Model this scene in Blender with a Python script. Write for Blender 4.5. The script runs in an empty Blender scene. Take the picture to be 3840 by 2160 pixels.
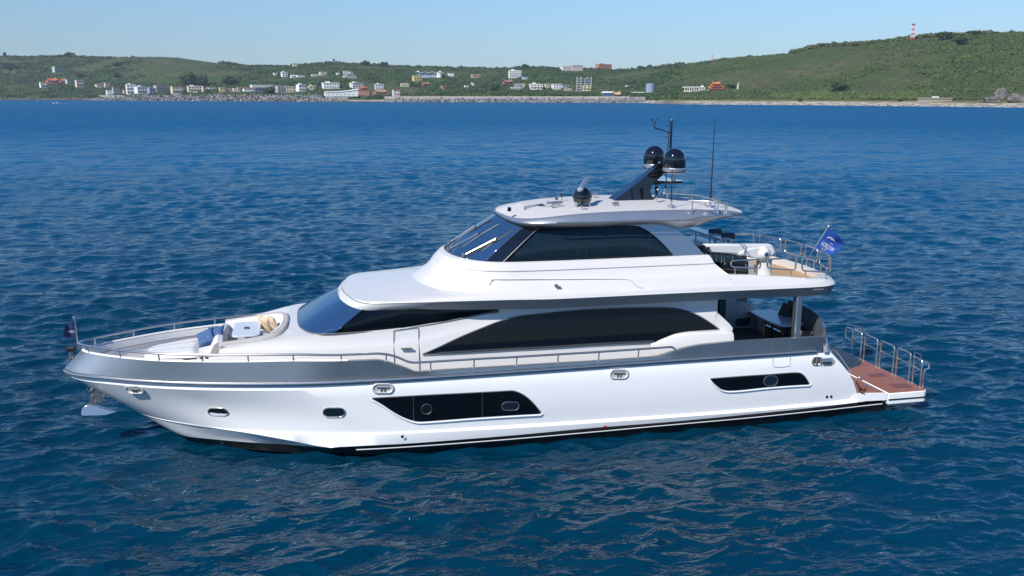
import bpy, bmesh, math, random
import numpy as np
from mathutils import Vector, Matrix

random.seed(7); rng = np.random.default_rng(11)
SC = bpy.context.scene
COL = SC.collection
R_ = math.radians

# ------------------------------------------------------------------ camera, sky, sun, exposure
PSI, PHI, LENS = R_(13.36489), R_(12.05399), 31.759
S, H = 26.5, 9.7255                      # camera stands S metres off the yacht's centreline, H above the water
cam_d = bpy.data.cameras.new("camera"); cam = bpy.data.objects.new("camera", cam_d); COL.objects.link(cam)
cam.location = (0, -S, H); cam.rotation_euler = (math.pi/2-PHI, 0, -PSI)
cam_d.lens = LENS; cam_d.sensor_width = 36; cam_d.clip_start = .5; cam_d.clip_end = 60000
SC.camera = cam

SUN = Vector((-.56, -.47, .68)).normalized()
EL = math.asin(SUN.z)
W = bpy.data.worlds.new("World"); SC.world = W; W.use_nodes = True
wn = W.node_tree; wn.nodes.clear()
sky = wn.nodes.new('ShaderNodeTexSky'); sky.sky_type = 'NISHITA'; sky.sun_disc = False
sky.sun_elevation = EL; sky.sun_rotation = math.atan2(SUN.x, SUN.y)
sky.altitude = 0; sky.air_density = 1.0; sky.dust_density = 0.0; sky.ozone_density = 6.0
bg = wn.nodes.new('ShaderNodeBackground'); bg.inputs[1].default_value = .105
wo = wn.nodes.new('ShaderNodeOutputWorld')
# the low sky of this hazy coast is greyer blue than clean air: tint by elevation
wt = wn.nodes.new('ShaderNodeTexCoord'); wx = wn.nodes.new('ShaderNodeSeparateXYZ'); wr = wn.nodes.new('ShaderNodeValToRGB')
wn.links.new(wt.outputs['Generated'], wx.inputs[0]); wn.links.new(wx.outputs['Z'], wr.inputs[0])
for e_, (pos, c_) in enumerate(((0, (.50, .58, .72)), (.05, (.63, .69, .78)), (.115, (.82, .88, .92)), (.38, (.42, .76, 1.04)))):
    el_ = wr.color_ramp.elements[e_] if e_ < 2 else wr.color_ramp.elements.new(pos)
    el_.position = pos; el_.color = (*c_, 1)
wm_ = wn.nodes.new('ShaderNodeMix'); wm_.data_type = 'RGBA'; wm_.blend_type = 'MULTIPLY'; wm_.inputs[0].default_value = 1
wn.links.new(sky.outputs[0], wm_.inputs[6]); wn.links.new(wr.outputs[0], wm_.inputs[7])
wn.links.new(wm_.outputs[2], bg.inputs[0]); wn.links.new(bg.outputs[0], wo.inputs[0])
sl = bpy.data.lights.new("sun", 'SUN'); sl.energy = 4.3; sl.angle = R_(.53); sl.color = (1, .945, .865)
so = bpy.data.objects.new("sun", sl); COL.objects.link(so)
so.rotation_euler = SUN.to_track_quat('Z', 'Y').to_euler()
SC.view_settings.view_transform = 'Standard'; SC.view_settings.look = 'None'
SC.view_settings.exposure = 0.33; SC.view_settings.gamma = 1
SC.cycles.use_denoising = True
SC.cycles.max_bounces = 8; SC.cycles.glossy_bounces = 4; SC.cycles.diffuse_bounces = 3
SC.cycles.sample_clamp_indirect = 6; SC.cycles.caustics_reflective = True

# ------------------------------------------------------------------ surveying: where a sight line of the photograph meets a known plane
_c, _s = math.cos, math.sin
VR = np.array([_c(PSI), -_s(PSI), 0]); VF = np.array([_s(PSI)*_c(PHI), _c(PSI)*_c(PHI), -_s(PHI)])
VU = np.array([_s(PSI)*_s(PHI), _c(PSI)*_s(PHI), _c(PHI)]); FPX = LENS/36*3840
CAM0 = np.array([0, -S, H])
def sight(px, py):
    return VF*FPX + VR*(px-1920) + VU*(1080-py)
def at(px, py, b=None, z=None, x=None, d=None):
    a = sight(px, py)
    if b is not None: t = (S-b)/a[1]
    elif z is not None: t = (z-H)/a[2]
    elif x is not None: t = x/a[0]
    else: t = d/math.hypot(a[0], a[1])
    return CAM0 + a*t
def mir(P): return np.asarray(P)*np.array([1, -1, 1])

def pchip(x, y, xi):
    x = np.asarray(x, float); y = np.asarray(y, float); xi = np.asarray(xi, float)
    h = np.diff(x); h[h == 0] = 1e-9
    dl = np.diff(y)/h; n = len(x); m = np.zeros(n)
    if n == 2: m[:] = dl[0]
    else:
        for i in range(1, n-1):
            if dl[i-1]*dl[i] > 0:
                w1, w2 = 2*h[i]+h[i-1], h[i]+2*h[i-1]
                m[i] = (w1+w2)/(w1/dl[i-1]+w2/dl[i])
        m[0] = ((2*h[0]+h[1])*dl[0]-h[0]*dl[1])/(h[0]+h[1]); m[-1] = ((2*h[-1]+h[-2])*dl[-1]-h[-1]*dl[-2])/(h[-1]+h[-2])
        if m[0]*dl[0] <= 0: m[0] = 0
        elif abs(m[0]) > 3*abs(dl[0]): m[0] = 3*dl[0]
        if m[-1]*dl[-1] <= 0: m[-1] = 0
        elif abs(m[-1]) > 3*abs(dl[-1]): m[-1] = 3*dl[-1]
    k = np.clip(np.searchsorted(x, xi)-1, 0, n-2); t = np.clip((xi-x[k])/h[k], 0, 1)
    return (2*t**3-3*t**2+1)*y[k]+(t**3-2*t**2+t)*h[k]*m[k]+(-2*t**3+3*t**2)*y[k+1]+(t**3-t**2)*h[k]*m[k+1]
def crv(pts, n=60, lin=False):
    """smooth line through world points, n samples evenly spread"""
    P = np.asarray(pts, float); d = np.r_[0, np.cumsum(np.linalg.norm(np.diff(P, axis=0), axis=1))]
    t = np.linspace(0, d[-1], n*4 if not lin else n)
    if lin: return np.stack([np.interp(t, d, P[:, i]) for i in range(3)], 1)
    Q = np.stack([pchip(d, P[:, i], t) for i in range(3)], 1)
    d2 = np.r_[0, np.cumsum(np.linalg.norm(np.diff(Q, axis=0), axis=1))]
    t2 = np.linspace(0, d2[-1], n)
    return np.stack([np.interp(t2, d2, Q[:, i]) for i in range(3)], 1)
def xbz(pts, n=60, lin=False):
    """line given as (along, half breadth to port, height)"""
    return crv([(x, -b, z) for x, b, z in pts], n, lin)
def off(C, db=0., dz=0., dx=0.): return np.asarray(C)+np.array([dx, -db, dz])

# ------------------------------------------------------------------ materials
MATS = {}
def mat(name, col, rough=.5, metal=0., ior=1.5, coat=0., var=0., vscale=3., bump=0., bscale=20., spec=.5, emit=None):
    m = bpy.data.materials.new(name); m.use_nodes = True; nt = m.node_tree; p = nt.nodes['Principled BSDF']
    p.inputs['Base Color'].default_value = (*col, 1); p.inputs['Roughness'].default_value = rough
    p.inputs['Metallic'].default_value = metal; p.inputs['IOR'].default_value = ior
    p.inputs['Coat Weight'].default_value = coat; p.inputs['Coat Roughness'].default_value = .04
    p.inputs['Specular IOR Level'].default_value = spec
    tc = nt.nodes.new('ShaderNodeTexCoord')
    if var:
        n = nt.nodes.new('ShaderNodeTexNoise'); n.inputs['Scale'].default_value = vscale; n.inputs['Detail'].default_value = 6
        nt.links.new(tc.outputs['Object'], n.inputs['Vector'])
        r = nt.nodes.new('ShaderNodeMapRange'); r.inputs[1].default_value = .3; r.inputs[2].default_value = .7
        r.inputs[3].default_value = 1-var; r.inputs[4].default_value = 1+var
        nt.links.new(n.outputs[0], r.inputs[0])
        mx = nt.nodes.new('ShaderNodeMix'); mx.data_type = 'RGBA'; mx.blend_type = 'MULTIPLY'; mx.inputs[0].default_value = 1
        mx.inputs[6].default_value = (*col, 1); nt.links.new(r.outputs[0], mx.inputs[7]); nt.links.new(mx.outputs[2], p.inputs['Base Color'])
    if bump:
        n2 = nt.nodes.new('ShaderNodeTexNoise'); n2.inputs['Scale'].default_value = bscale; n2.inputs['Detail'].default_value = 5
        nt.links.new(tc.outputs['Object'], n2.inputs['Vector'])
        b = nt.nodes.new('ShaderNodeBump'); b.inputs['Strength'].default_value = bump; b.inputs['Distance'].default_value = .02
        nt.links.new(n2.outputs[0], b.inputs['Height']); nt.links.new(b.outputs[0], p.inputs['Normal'])
    MATS[name] = m; return m
white = mat('white_gelcoat', (.645, .64, .63), .26, coat=.35, var=.012, vscale=.7)
hullw = mat('white_hull', (.86, .87, .87), .18, coat=.4, var=.012, vscale=.5)
silver = mat('silver_paint', (.40, .45, .50), .36, metal=.9, coat=.2, var=.03, vscale=1.2)
slate = mat('slate_paint', (.37, .41, .44), .46, metal=.96, coat=0, var=.03, vscale=1.5)
hardsil = mat('hardtop_silver', (.48, .51, .54), .36, metal=.8, coat=.4, var=.02)
steel = mat('polished_steel', (.70, .64, .57), .2, metal=.9)
steeld = mat('dull_steel', (.34, .32, .30), .35, metal=.9)
blackg = mat('black_gloss', (.006, .006, .008), .08, coat=1)
blackm = mat('black_rubber', (.012, .012, .013), .45)
antif = mat('black_antifouling', (.007, .008, .010), .3, var=.25, vscale=2)
glass = mat('black_glass', (.003, .005, .008), .04, ior=1.45, spec=.34)
wglass = mat('windscreen_glass', (.05, .13, .27), .05, metal=.6, ior=1.6)
pglass = mat('smoked_glass', (.008, .018, .030), .06, ior=1.5, spec=.3)
deckw = mat('deck_white', (.76, .75, .73), .5, var=.02, bump=.1, bscale=60)
decktop = mat('roof_nonskid', (.54, .535, .53), .55, var=.02, bump=.08, bscale=80)
cush = mat('pale_grey_upholstery', (.64, .65, .66), .75, var=.04, vscale=6, bump=.25, bscale=14)
cushd = mat('taupe_upholstery', (.40, .385, .37), .75, var=.06, vscale=6, bump=.25, bscale=14)
cushc = mat('charcoal_upholstery', (.055, .065, .075), .7, var=.1, vscale=6, bump=.3, bscale=12)
table_m = mat('table_stone', (.62, .65, .68), .25, var=.05, vscale=9, coat=.3)
beige = mat('beige_fabric', (.56, .45, .30), .85, var=.06, vscale=9, bump=.4, bscale=10)
bluef = mat('blue_patterned_fabric', (.045, .105, .23), .8, var=.45, vscale=16, bump=.4, bscale=10)
greyf = mat('grey_fabric', (.42, .41, .40), .85, var=.06, vscale=9, bump=.4, bscale=10)
greyd = mat('taupe_fabric', (.16, .145, .14), .85, var=.08, vscale=9, bump=.4, bscale=10)
flagb = mat('blue_flag_cloth', (.018, .075, .36), .7, var=.1, vscale=6)
flagn = mat('navy_flag_cloth', (.010, .026, .095), .7, var=.1, vscale=6)
letter = mat('white_lettering', (.82, .82, .82), .6)
redp = mat('red_paint', (.5, .03, .03), .5)
groove = mat('panel_gap', (.12, .12, .125), .6)
softgroove = mat('moulded_line', (.42, .42, .42), .6)
fitting = mat('bright_fitting', (.74, .70, .66), .3, metal=.35)
brass = mat('bronze_steel', (.62, .47, .30), .16, metal=1)

def plank_mat(name, c1, c2, gap, w, rough, coat, axis='Y'):
    m = bpy.data.materials.new(name); m.use_nodes = True; nt = m.node_tree; p = nt.nodes['Principled BSDF']
    tc = nt.nodes.new('ShaderNodeTexCoord'); sp = nt.nodes.new('ShaderNodeSeparateXYZ'); nt.links.new(tc.outputs['Object'], sp.inputs[0])
    d = nt.nodes.new('ShaderNodeMath'); d.operation = 'DIVIDE'; d.inputs[1].default_value = w; nt.links.new(sp.outputs[axis], d.inputs[0])
    fr = nt.nodes.new('ShaderNodeMath'); fr.operation = 'FRACT'; nt.links.new(d.outputs[0], fr.inputs[0])
    fl = nt.nodes.new('ShaderNodeMath'); fl.operation = 'FLOOR'; nt.links.new(d.outputs[0], fl.inputs[0])
    wn_ = nt.nodes.new('ShaderNodeTexWhiteNoise'); wn_.noise_dimensions = '1D'; nt.links.new(fl.outputs[0], wn_.inputs['W'])
    mp = nt.nodes.new('ShaderNodeMapping'); mp.inputs['Scale'].default_value = (1.2, 22, 22) if axis == 'Y' else (22, 1.2, 22)
    nt.links.new(tc.outputs['Object'], mp.inputs[0])
    n = nt.nodes.new('ShaderNodeTexNoise'); n.inputs['Scale'].default_value = 2; n.inputs['Detail'].default_value = 5; nt.links.new(mp.outputs[0], n.inputs['Vector'])
    ad = nt.nodes.new('ShaderNodeMath'); ad.operation = 'ADD'; nt.links.new(wn_.outputs['Value'], ad.inputs[0]); nt.links.new(n.outputs[0], ad.inputs[1])
    hf = nt.nodes.new('ShaderNodeMath'); hf.operation = 'MULTIPLY'; hf.inputs[1].default_value = .5; nt.links.new(ad.outputs[0], hf.inputs[0])
    mx = nt.nodes.new('ShaderNodeMix'); mx.data_type = 'RGBA'; mx.inputs[6].default_value = (*c1, 1); mx.inputs[7].default_value = (*c2, 1); nt.links.new(hf.outputs[0], mx.inputs[0])
    lt = nt.nodes.new('ShaderNodeMath'); lt.operation = 'LESS_THAN'; lt.inputs[1].default_value = .09; nt.links.new(fr.outputs[0], lt.inputs[0])
    m2 = nt.nodes.new('ShaderNodeMix'); m2.data_type = 'RGBA'; nt.links.new(lt.outputs[0], m2.inputs[0]); nt.links.new(mx.outputs[2], m2.inputs[6]); m2.inputs[7].default_value = (*gap, 1)
    nt.links.new(m2.outputs[2], p.inputs['Base Color']); p.inputs['Roughness'].default_value = rough; p.inputs['Coat Weight'].default_value = coat
    return m
teak = plank_mat('pale_teak', (.40, .245, .115), (.50, .32, .16), (.30, .18, .08), .09, .6, 0)
vteak = plank_mat('varnished_teak', (.24, .070, .022), (.34, .115, .038), (.12, .035, .014), .10, .34, .08)
vteakd = mat('dark_hatch_teak', (.16, .045, .018), .34, coat=.05, var=.15, vscale=5)
dteak = plank_mat('dark_cockpit_teak', (.10, .070, .050), (.13, .09, .065), (.05, .035, .025), .09, .55, 0)

# ------------------------------------------------------------------ mesh collecting
class MB:
    def __init__(s): s.v = []; s.f = []; s.m = []; s.mats = []
    def mi(s, m):
        if m not in s.mats: s.mats.append(m)
        return s.mats.index(m)
    def add(s, V, F, m):
        o = len(s.v); s.v.extend([tuple(map(float, p)) for p in V]); k = s.mi(m)
        for f in F: s.f.append([i+o for i in f]); s.m.append(k)
    def grid(s, G, m, wrap=False):
        G = np.asarray(G); r, c = G.shape[:2]
        F = []
        for i in range(r-1):
            for j in range(c-1 if not wrap else c):
                j2 = (j+1) % c
                F.append((i*c+j, i*c+j2, (i+1)*c+j2, (i+1)*c+j))
        s.add(G.reshape(-1, 3), F, m)
    def loft(s, curves, m, both=True, sub=1):
        cs = [np.asarray(c) for c in curves]; g = []
        for a, b in zip(cs[:-1], cs[1:]):
            for k in range(sub): g.append(a+(b-a)*k/sub)
        g.append(cs[-1]); G = np.array(g); s.grid(G, m)
        if both: s.grid(G*np.array([1, -1, 1]), m)
    def box(s, c, d, m, rot=None, bev=0.):
        x, y, z = [k/2 for k in d]
        if bev:
            b = min(bev, x, y, z)*.999; V = []
            for sx in (-1, 1):
                for sy in (-1, 1):
                    for sz in (-1, 1):
                        V += [(sx*x, sy*(y-b), sz*(z-b)), (sx*(x-b), sy*y, sz*(z-b)), (sx*(x-b), sy*(y-b), sz*z)]
            bm = bmesh.new(); [bm.verts.new(p) for p in V]; r = bmesh.ops.convex_hull(bm, input=bm.verts)
            bm.verts.index_update(); V = [tuple(v.co) for v in bm.verts]; F = [[v.index for v in f.verts] for f in bm.faces]; bm.free()
        else:
            V = [(sx*x, sy*y, sz*z) for sx in (-1, 1) for sy in (-1, 1) for sz in (-1, 1)]
            F = [(0, 1, 3, 2), (4, 6, 7, 5), (0, 4, 5, 1), (2, 3, 7, 6), (0, 2, 6, 4), (1, 5, 7, 3)]
        M = rot if rot is not None else Matrix.Identity(3)
        s.add([np.array(M @ Vector(p))+np.array(c) for p in V], F, m)
    def prism(s, P2, fn, h0, h1, m, cap=True):
        """outline P2 raised from h0 to h1; fn(u,v,h)->world"""
        n = len(P2); V = [fn(u, v, h0) for u, v in P2]+[fn(u, v, h1) for u, v in P2]
        F = [(i, (i+1) % n, n+(i+1) % n, n+i) for i in range(n)]
        if cap: F += [tuple(range(n))[::-1], tuple(range(n, 2*n))]
        s.add(V, F, m)
    def tube(s, P, r, m, n=8, closed=False, cap=True):
        P = np.asarray(P, float); N = len(P)
        rr = np.full(N, r) if np.isscalar(r) else np.asarray(r)
        T = np.zeros_like(P)
        if closed: T = np.roll(P, -1, 0)-np.roll(P, 1, 0)
        else: T[1:-1] = P[2:]-P[:-2]; T[0] = P[1]-P[0]; T[-1] = P[-1]-P[-2]
        T /= np.maximum(np.linalg.norm(T, axis=1), 1e-9)[:, None]
        up = np.array([0, 0, 1.]) if abs(T[0][2]) < .9 else np.array([1., 0, 0])
        A = np.cross(up, T[0]); A /= np.linalg.norm(A); rings = []
        for i in range(N):
            A = A-T[i]*np.dot(A, T[i]); A /= max(np.linalg.norm(A), 1e-9); B = np.cross(T[i], A)
            a = np.arange(n)*2*math.pi/n
            rings.append(P[i]+rr[i]*(np.cos(a)[:, None]*A+np.sin(a)[:, None]*B))
        if closed: rings.append(rings[0])
        o = len(s.v); s.grid(np.array(rings), m, wrap=True)
        if cap and not closed:
            k = s.mi(m)
            s.f.append([o+i for i in range(n)]); s.m.append(k); s.f.append([o+(N-1)*n+i for i in range(n)]); s.m.append(k)
    def lathe(s, prof, c, m, n=24, axis='Z'):
        a = np.arange(n)*2*math.pi/n; g = []
        for r, z in prof:
            if axis == 'Z': g.append(np.stack([c[0]+r*np.cos(a), c[1]+r*np.sin(a), np.full(n, c[2]+z)], 1))
            elif axis == 'Y': g.append(np.stack([c[0]+r*np.cos(a), np.full(n, c[1]+z), c[2]+r*np.sin(a)], 1))
            else: g.append(np.stack([np.full(n, c[0]+z), c[1]+r*np.cos(a), c[2]+r*np.sin(a)], 1))
        s.grid(np.array(g), m, wrap=True)
    def fan(s, C, m, both=False):
        C = np.asarray(C); n = len(C); V = list(C)+[C.mean(0)]
        s.add(V, [(i, (i+1) % n, n) for i in range(n)], m)
        if both: s.add([mir(p) for p in V], [(i, (i+1) % n, n) for i in range(n)], m)
    def build(s, name, parent=None, angle=35, smooth=True, bevel=0., recalc=True, merge=0., local=False):
        me = bpy.data.meshes.new(name); me.from_pydata(s.v, [], s.f); me.polygons.foreach_set('material_index', s.m)
        for m in s.mats: me.materials.append(m)
        if recalc or merge:
            bm = bmesh.new(); bm.from_mesh(me)
            if merge: bmesh.ops.remove_doubles(bm, verts=bm.verts, dist=merge)
            bmesh.ops.recalc_face_normals(bm, faces=bm.faces); bm.to_mesh(me); bm.free()
        if smooth:
            me.polygons.foreach_set('use_smooth', np.ones(len(me.polygons), bool)); me.set_sharp_from_angle(angle=R_(angle))
        me.update()
        o = bpy.data.objects.new(name, me); COL.objects.link(o)
        if parent is not None:
            o.parent = parent
            if parent.type == 'EMPTY' and not local: o.matrix_parent_inverse = Matrix.Translation(parent.location).inverted()
        if bevel:
            b = o.modifiers.new('bevel', 'BEVEL'); b.width = bevel; b.segments = 2; b.limit_method = 'ANGLE'
        return o
def tag(o, label=None, cat=None, group=None, kind=None):
    if label: o['label'] = label
    if cat: o['category'] = cat
    if group: o['group'] = group
    if kind: o['kind'] = kind
    return o
def thing(name, label, cat, loc=(0, 0, 0), group=None):
    o = bpy.data.objects.new(name, None); COL.objects.link(o); o.location = loc; o.empty_display_size = .2
    return tag(o, label, cat, group)
def stadium(L, h, n=8):
    r = h/2; c = L/2-r; P = []
    for k in range(n+1): a = -math.pi/2+math.pi*k/n; P.append((c+r*math.cos(a), r*math.sin(a)))
    for k in range(n+1): a = math.pi/2+math.pi*k/n; P.append((-c+r*math.cos(a), r*math.sin(a)))
    return P
def rrect(w, h, r, n=5):
    P = []
    for cx, cy, a0 in ((w/2-r, h/2-r, 0), (-w/2+r, h/2-r, 90), (-w/2+r, -h/2+r, 180), (w/2-r, -h/2+r, 270)):
        for k in range(n+1): a = R_(a0+90*k/n); P.append((cx+r*math.cos(a), cy+r*math.sin(a)))
    return P
def pillow(name, label, c, w, h, t, m, yaw, pitch, group=None, roll=0):
    """a stuffed square cushion with four drawn-out corners"""
    n = 13; u = np.linspace(-1, 1, n); U, V = np.meshgrid(u, u); puff = ((1-U**2)*(1-V**2))**.45
    sx = U*(w/2)*(1-.10*(1-V**2)*np.abs(U)); sy = V*(h/2)*(1-.10*(1-U**2)*np.abs(V))
    wr = .012*np.sin(7*U+3*V)*puff
    M = Matrix.Rotation(yaw, 3, 'Z') @ Matrix.Rotation(pitch, 3, 'Y') @ Matrix.Rotation(roll, 3, 'Z')
    mb = MB()
    for sgn in (1, -1):
        G = np.stack([sx, sy, sgn*(t/2*puff+wr)], -1)
        G = np.array([[np.array(M @ Vector(p)) for p in row] for row in G])
        mb.grid(G, m)
    o = mb.build(name, angle=80, merge=.002); o.location = c
    return tag(o, label, 'pillow', group)

def pair(mb, name, parent, **k):
    """a part and its twin on the other side of the boat"""
    o = mb.build(name, parent, **k); c = o.copy(); c.scale = (1, -1, 1); COL.objects.link(c)
    return o, c

# ================================================================== THE YACHT
Y = thing('motor_yacht', 'large white motor yacht with slate bands, black windows and raised pilothouse on the sea', 'yacht', (6, 0, 0))
N = 110
# ---- hull: plating between fore-and-aft lines (along, half breadth, height)
rubtop = xbz([(-6.587, 0, 2.22), (-6.45, .22, 2.21), (-6.07, .56, 2.20), (-5.30, 1.0, 2.20), (-4.565, 1.38, 2.195), (-3.84, 1.70, 2.195), (-3.13, 1.96, 2.195), (-2.43, 2.18, 2.195),
    (-1.04, 2.53, 2.195), (.345, 2.78, 2.195), (1.75, 2.90, 2.195), (3.2, 2.97, 2.195), (6.2, 3.0, 2.19), (10.2, 3.0, 2.19), (13.6, 3.0, 2.17), (15.05, 2.97, 2.165)], N)
hulltop = xbz([(-6.50, 0, 2.12), (-6.36, .18, 2.11), (-6.03, .48, 2.10), (-5.28, .93, 2.09), (-4.55, 1.31, 2.085), (-3.83, 1.63, 2.08), (-3.12, 1.90, 2.08), (-2.42, 2.12, 2.08),
    (-1.04, 2.47, 2.08), (.345, 2.72, 2.08), (1.75, 2.85, 2.08), (3.2, 2.92, 2.08), (6.2, 2.95, 2.08), (10.2, 2.95, 2.08), (13.6, 2.95, 2.06), (15.1, 2.92, 2.05), (15.68, 2.78, 2.02)], N)
bev = hulltop.copy(); bev[:, 2] -= .10; k_ = np.linspace(0, 1, N); bev[:, 1] -= .035*np.minimum(1, k_*6); bev[0] = (-6.40, 0, 2.03)
bev[:, 0] += .09*np.clip((k_-.97)/.03, 0, 1)
chine = xbz([(-4.68, 0, .742), (-4.3, .36, .735), (-3.72, .82, .73), (-2.585, 1.5, .70), (-1.39, 2.0, .685), (.285, 2.48, .67), (2.43, 2.84, .63), (4.72, 2.9, .59),
    (7.9, 2.92, .53), (10.3, 2.93, .49), (13.3, 2.92, .455), (15.07, 2.9, .46), (16.72, 2.84, .47)], N)
def midline(f):
    m = bev*(1-f)+chine*f; q = np.clip(1-np.abs(k_-.16)/.16, 0, 1)
    m[:, 1] *= 1-.07*q*math.sin(math.pi*f)
    m[:, 1] -= .05*np.clip((k_-.35)/.2, 0, 1)*math.sin(math.pi*f)
    m[:, 0] += .16*np.clip((k_-.93)/.07, 0, 1)**2*math.sin(math.pi*f)
    return m
ledge = off(chine, 0, 0); ledge[:, 1] -= .075*np.clip((k_-.10)/.4, .12, 1)*np.minimum(1, k_*20); ledge[:, 2] -= .07*np.clip((k_-.10)/.4, .2, 1)*np.minimum(1, k_*20)
botw = []
def on_ledge(px, py):
    b = 1.5
    for _ in range(14): q_ = at(px, py, b=b); o_ = np.argsort(ledge[:, 0]); b = -float(np.interp(q_[0], ledge[o_, 0], ledge[o_, 1]))+.012
    return at(px, py, b=b)
for p in [(644, 1600), (700, 1585), (760, 1597), (840, 1610), (924, 1623), (1100, 1654), (1250, 1676)]: botw.append(on_ledge(*p))
botw = [np.array([-4.66, 0, .725])]+[p for p in botw[1:]]
for p, b in [((1400, 1669), 2.84), ((1553, 1661), 2.90), ((1906, 1633), 2.95), ((2209, 1605), 2.97), ((2500, 1582), 2.97), ((2888, 1545), 2.97), ((3218, 1508), 2.97)]: botw.append(at(*p, b=b))
chine2 = crv(botw, N)
boott = [np.array([-4.0, 0, .22])]+[at(*p, z=z) for p, z in [((700, 1636), .17), ((800, 1647), .175), ((924, 1658), .18), ((1100, 1669), .19), ((1250, 1680), .29)]]+[p+np.array([0, .004, -.01]) for p in botw[6:]]
boott = crv(boott, N)
wl = xbz([(-3.69, 0, -.02), (-2.99, .62, -.05), (-1.93, 1.30, -.05), (-.46, 1.98, -.05), (1.72, 2.55, -.05), (4, 2.8, -.05), (8, 2.9, -.05), (13, 2.9, -.05), (16.7, 2.85, -.05)], N)
keel = xbz([(-2.6, 0, -.8), (0, .9, -.8), (3, 1.8, -.8), (8, 2.3, -.8), (13, 2.3, -.8), (16.6, 2.2, -.8)], N)
mb = MB()
mb.loft([hulltop, bev], hullw); mb.loft([bev, midline(.2), midline(.4), midline(.6), midline(.8), chine], hullw)
mb.loft([chine, ledge], hullw); mb.loft([ledge, chine2], hullw)
mb.loft([chine2, boott], hullw, sub=3); mb.loft([boott, wl, keel], antif)
st = [c[-1] for c in (hulltop, bev, midline(.2), midline(.4), midline(.6), midline(.8), chine, ledge, chine2)]
def stern_row(p):
    z = p[2]; ex = .62*np.clip((z-.2)/1.9, 0, 1)+.10
    return [p*np.array([1, f, 1])+[ex*(1-f*f), 0, 0] for f in (1, .93, .8, .6, .4, .2, 0, -.2, -.4, -.6, -.8, -.93, -1)]
mb.grid(np.array([stern_row(p) for p in st]), hullw)
TOPZ = 2.72
tr0 = np.array(stern_row(hulltop[-1])); tr1 = tr0+[-.02, 0, 0]; tr1[:, 2] = TOPZ-.25; tr1[:, 1] *= .93; tr2 = tr0+[-.05, 0, 0]; tr2[:, 2] = TOPZ; tr2[:, 1] *= .90
mb.grid(np.array([[p, mir(p)] for p in (boott[-1], wl[-1], keel[-1])]), antif)
hull = mb.build('hull', Y, angle=30, merge=.0008)
# lower stern sponson under the bathing platform
mb = MB()
mb.loft([crv([at(3218, 1494, b=2.86), at(3324, 1483, b=2.86)], 6), crv([at(3218, 1508, b=2.90), at(3324, 1500, b=2.9)], 6)], hullw)
a = np.array([[16.6, -2.88, .27], [17.72, -2.88, .27]]); b = a.copy(); b[:, 2] = -.5
mb.loft([a, b], antif); mb.grid(np.array([[b[1], mir(b[1])], [a[1], mir(a[1])]]), antif); mb.build('stern_sponson', Y, merge=.001)
# white boot stripe
mb = MB(); L = [at(*p, b=2.985) for p in [(1336, 1687), (1500, 1678), (1700, 1664), (2000, 1640), (2250, 1618), (2500, 1595), (2760, 1572), (3000, 1548), (3309, 1514)]]
L = crv(L, 50); mb.tube(L, .016, white, 6)
pair(mb, 'boot_stripe', hull)
# rub rail
mb = MB(); c = off(rubtop, .02, -.02); mb.tube(c, .036, steel, 8); c2 = off(rubtop, .0, -.075); mb.tube(c2, .020, steeld, 8)
mb.tube(mir(c), .036, steel, 8); mb.tube(mir(c2), .020, steeld, 8)
mb.loft([off(rubtop, -.02, .02), off(rubtop, .0, -.09), off(rubtop, -.05, -.1)], slate); mb.build('rub_rail', hull)

# ---- slate bulwark
bt = [(-6.11, 0, 2.735), (-6.03, .17, 2.735), (-5.82, .42, 2.735), (-4.887, 1.104, 2.735), (-3.824, 1.67, 2.737), (-2.679, 2.049, 2.738), (-1.492, 2.352, 2.745), (-.36, 2.59, 2.76)]
BT = [np.array([x, -b, z]) for x, b, z in bt]
for p, b in [((1275, 1356), 2.83), ((1360, 1353), 2.87), ((1411, 1351), 2.90), ((1449, 1357), 2.91), ((1488, 1369), 2.92), ((1527, 1383), 2.94), ((1566, 1396), 2.95), ((1640, 1391), 2.93), ((1778, 1382.7), 2.94), ((1939, 1373), 2.95), ((2092, 1363.6), 2.95),
             ((2243, 1355), 2.95), ((2391, 1345), 2.95), ((2465, 1338), 2.95), ((2500, 1328), 2.95), ((2537, 1315.5), 2.965), ((2592, 1300.6), 2.965), ((2640, 1293), 2.965), ((2700, 1287), 2.965), ((2756, 1282), 2.965), ((2902, 1273.4), 2.965), ((3000, 1268), 2.965), ((3082, 1263.7), 2.965), ((3097, 1268), 2.965)]:
    BT.append(at(*p, b=b))
Nb = 220
bultop = crv(BT, Nb); bulbot = crv(off(rubtop, -.03, .03), Nb)
# match the two lines by their station along the boat
def at_station(C, X):
    o = np.argsort(C[:, 0]); return np.stack([X, np.interp(X, C[o, 0], C[o, 1]), np.interp(X, C[o, 0], C[o, 2])], 1)
q = np.linspace(0, 1, Nb); raked = at_station(bulbot, bultop[:, 0]); fr = np.clip(1-q/.25, 0, 1)[:, None]
bulb = raked*(1-fr**1.0)+crv(bulbot[:int(Nb*.42)], Nb)*0+fr*0
bulb = raked.copy(); fx = np.clip((bultop[:, 0]+6.11)/6.5, 0, 1)                # rake fades out going aft
xs = bultop[:, 0]-.47*(1-fx)
bulb = at_station(bulbot, xs); bulb[0] = (-6.58, 0, 2.25)
inn = bultop.copy(); nrm = np.zeros_like(inn); tg = np.gradient(bultop, axis=0); nrm[:, 0] = -tg[:, 1]; nrm[:, 1] = tg[:, 0]
nrm /= np.maximum(np.linalg.norm(nrm, axis=1), 1e-9)[:, None]
inn = bultop+nrm*.13; inn[:, 1] = np.minimum(inn[:, 1], -.0); inn[0, 1] = 0
innb = inn.copy(); innb[:, 2] = np.minimum(1.80, inn[:, 2]-.02); innb += nrm*.05; innb[:, 1] = np.minimum(innb[:, 1], 0)
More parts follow.
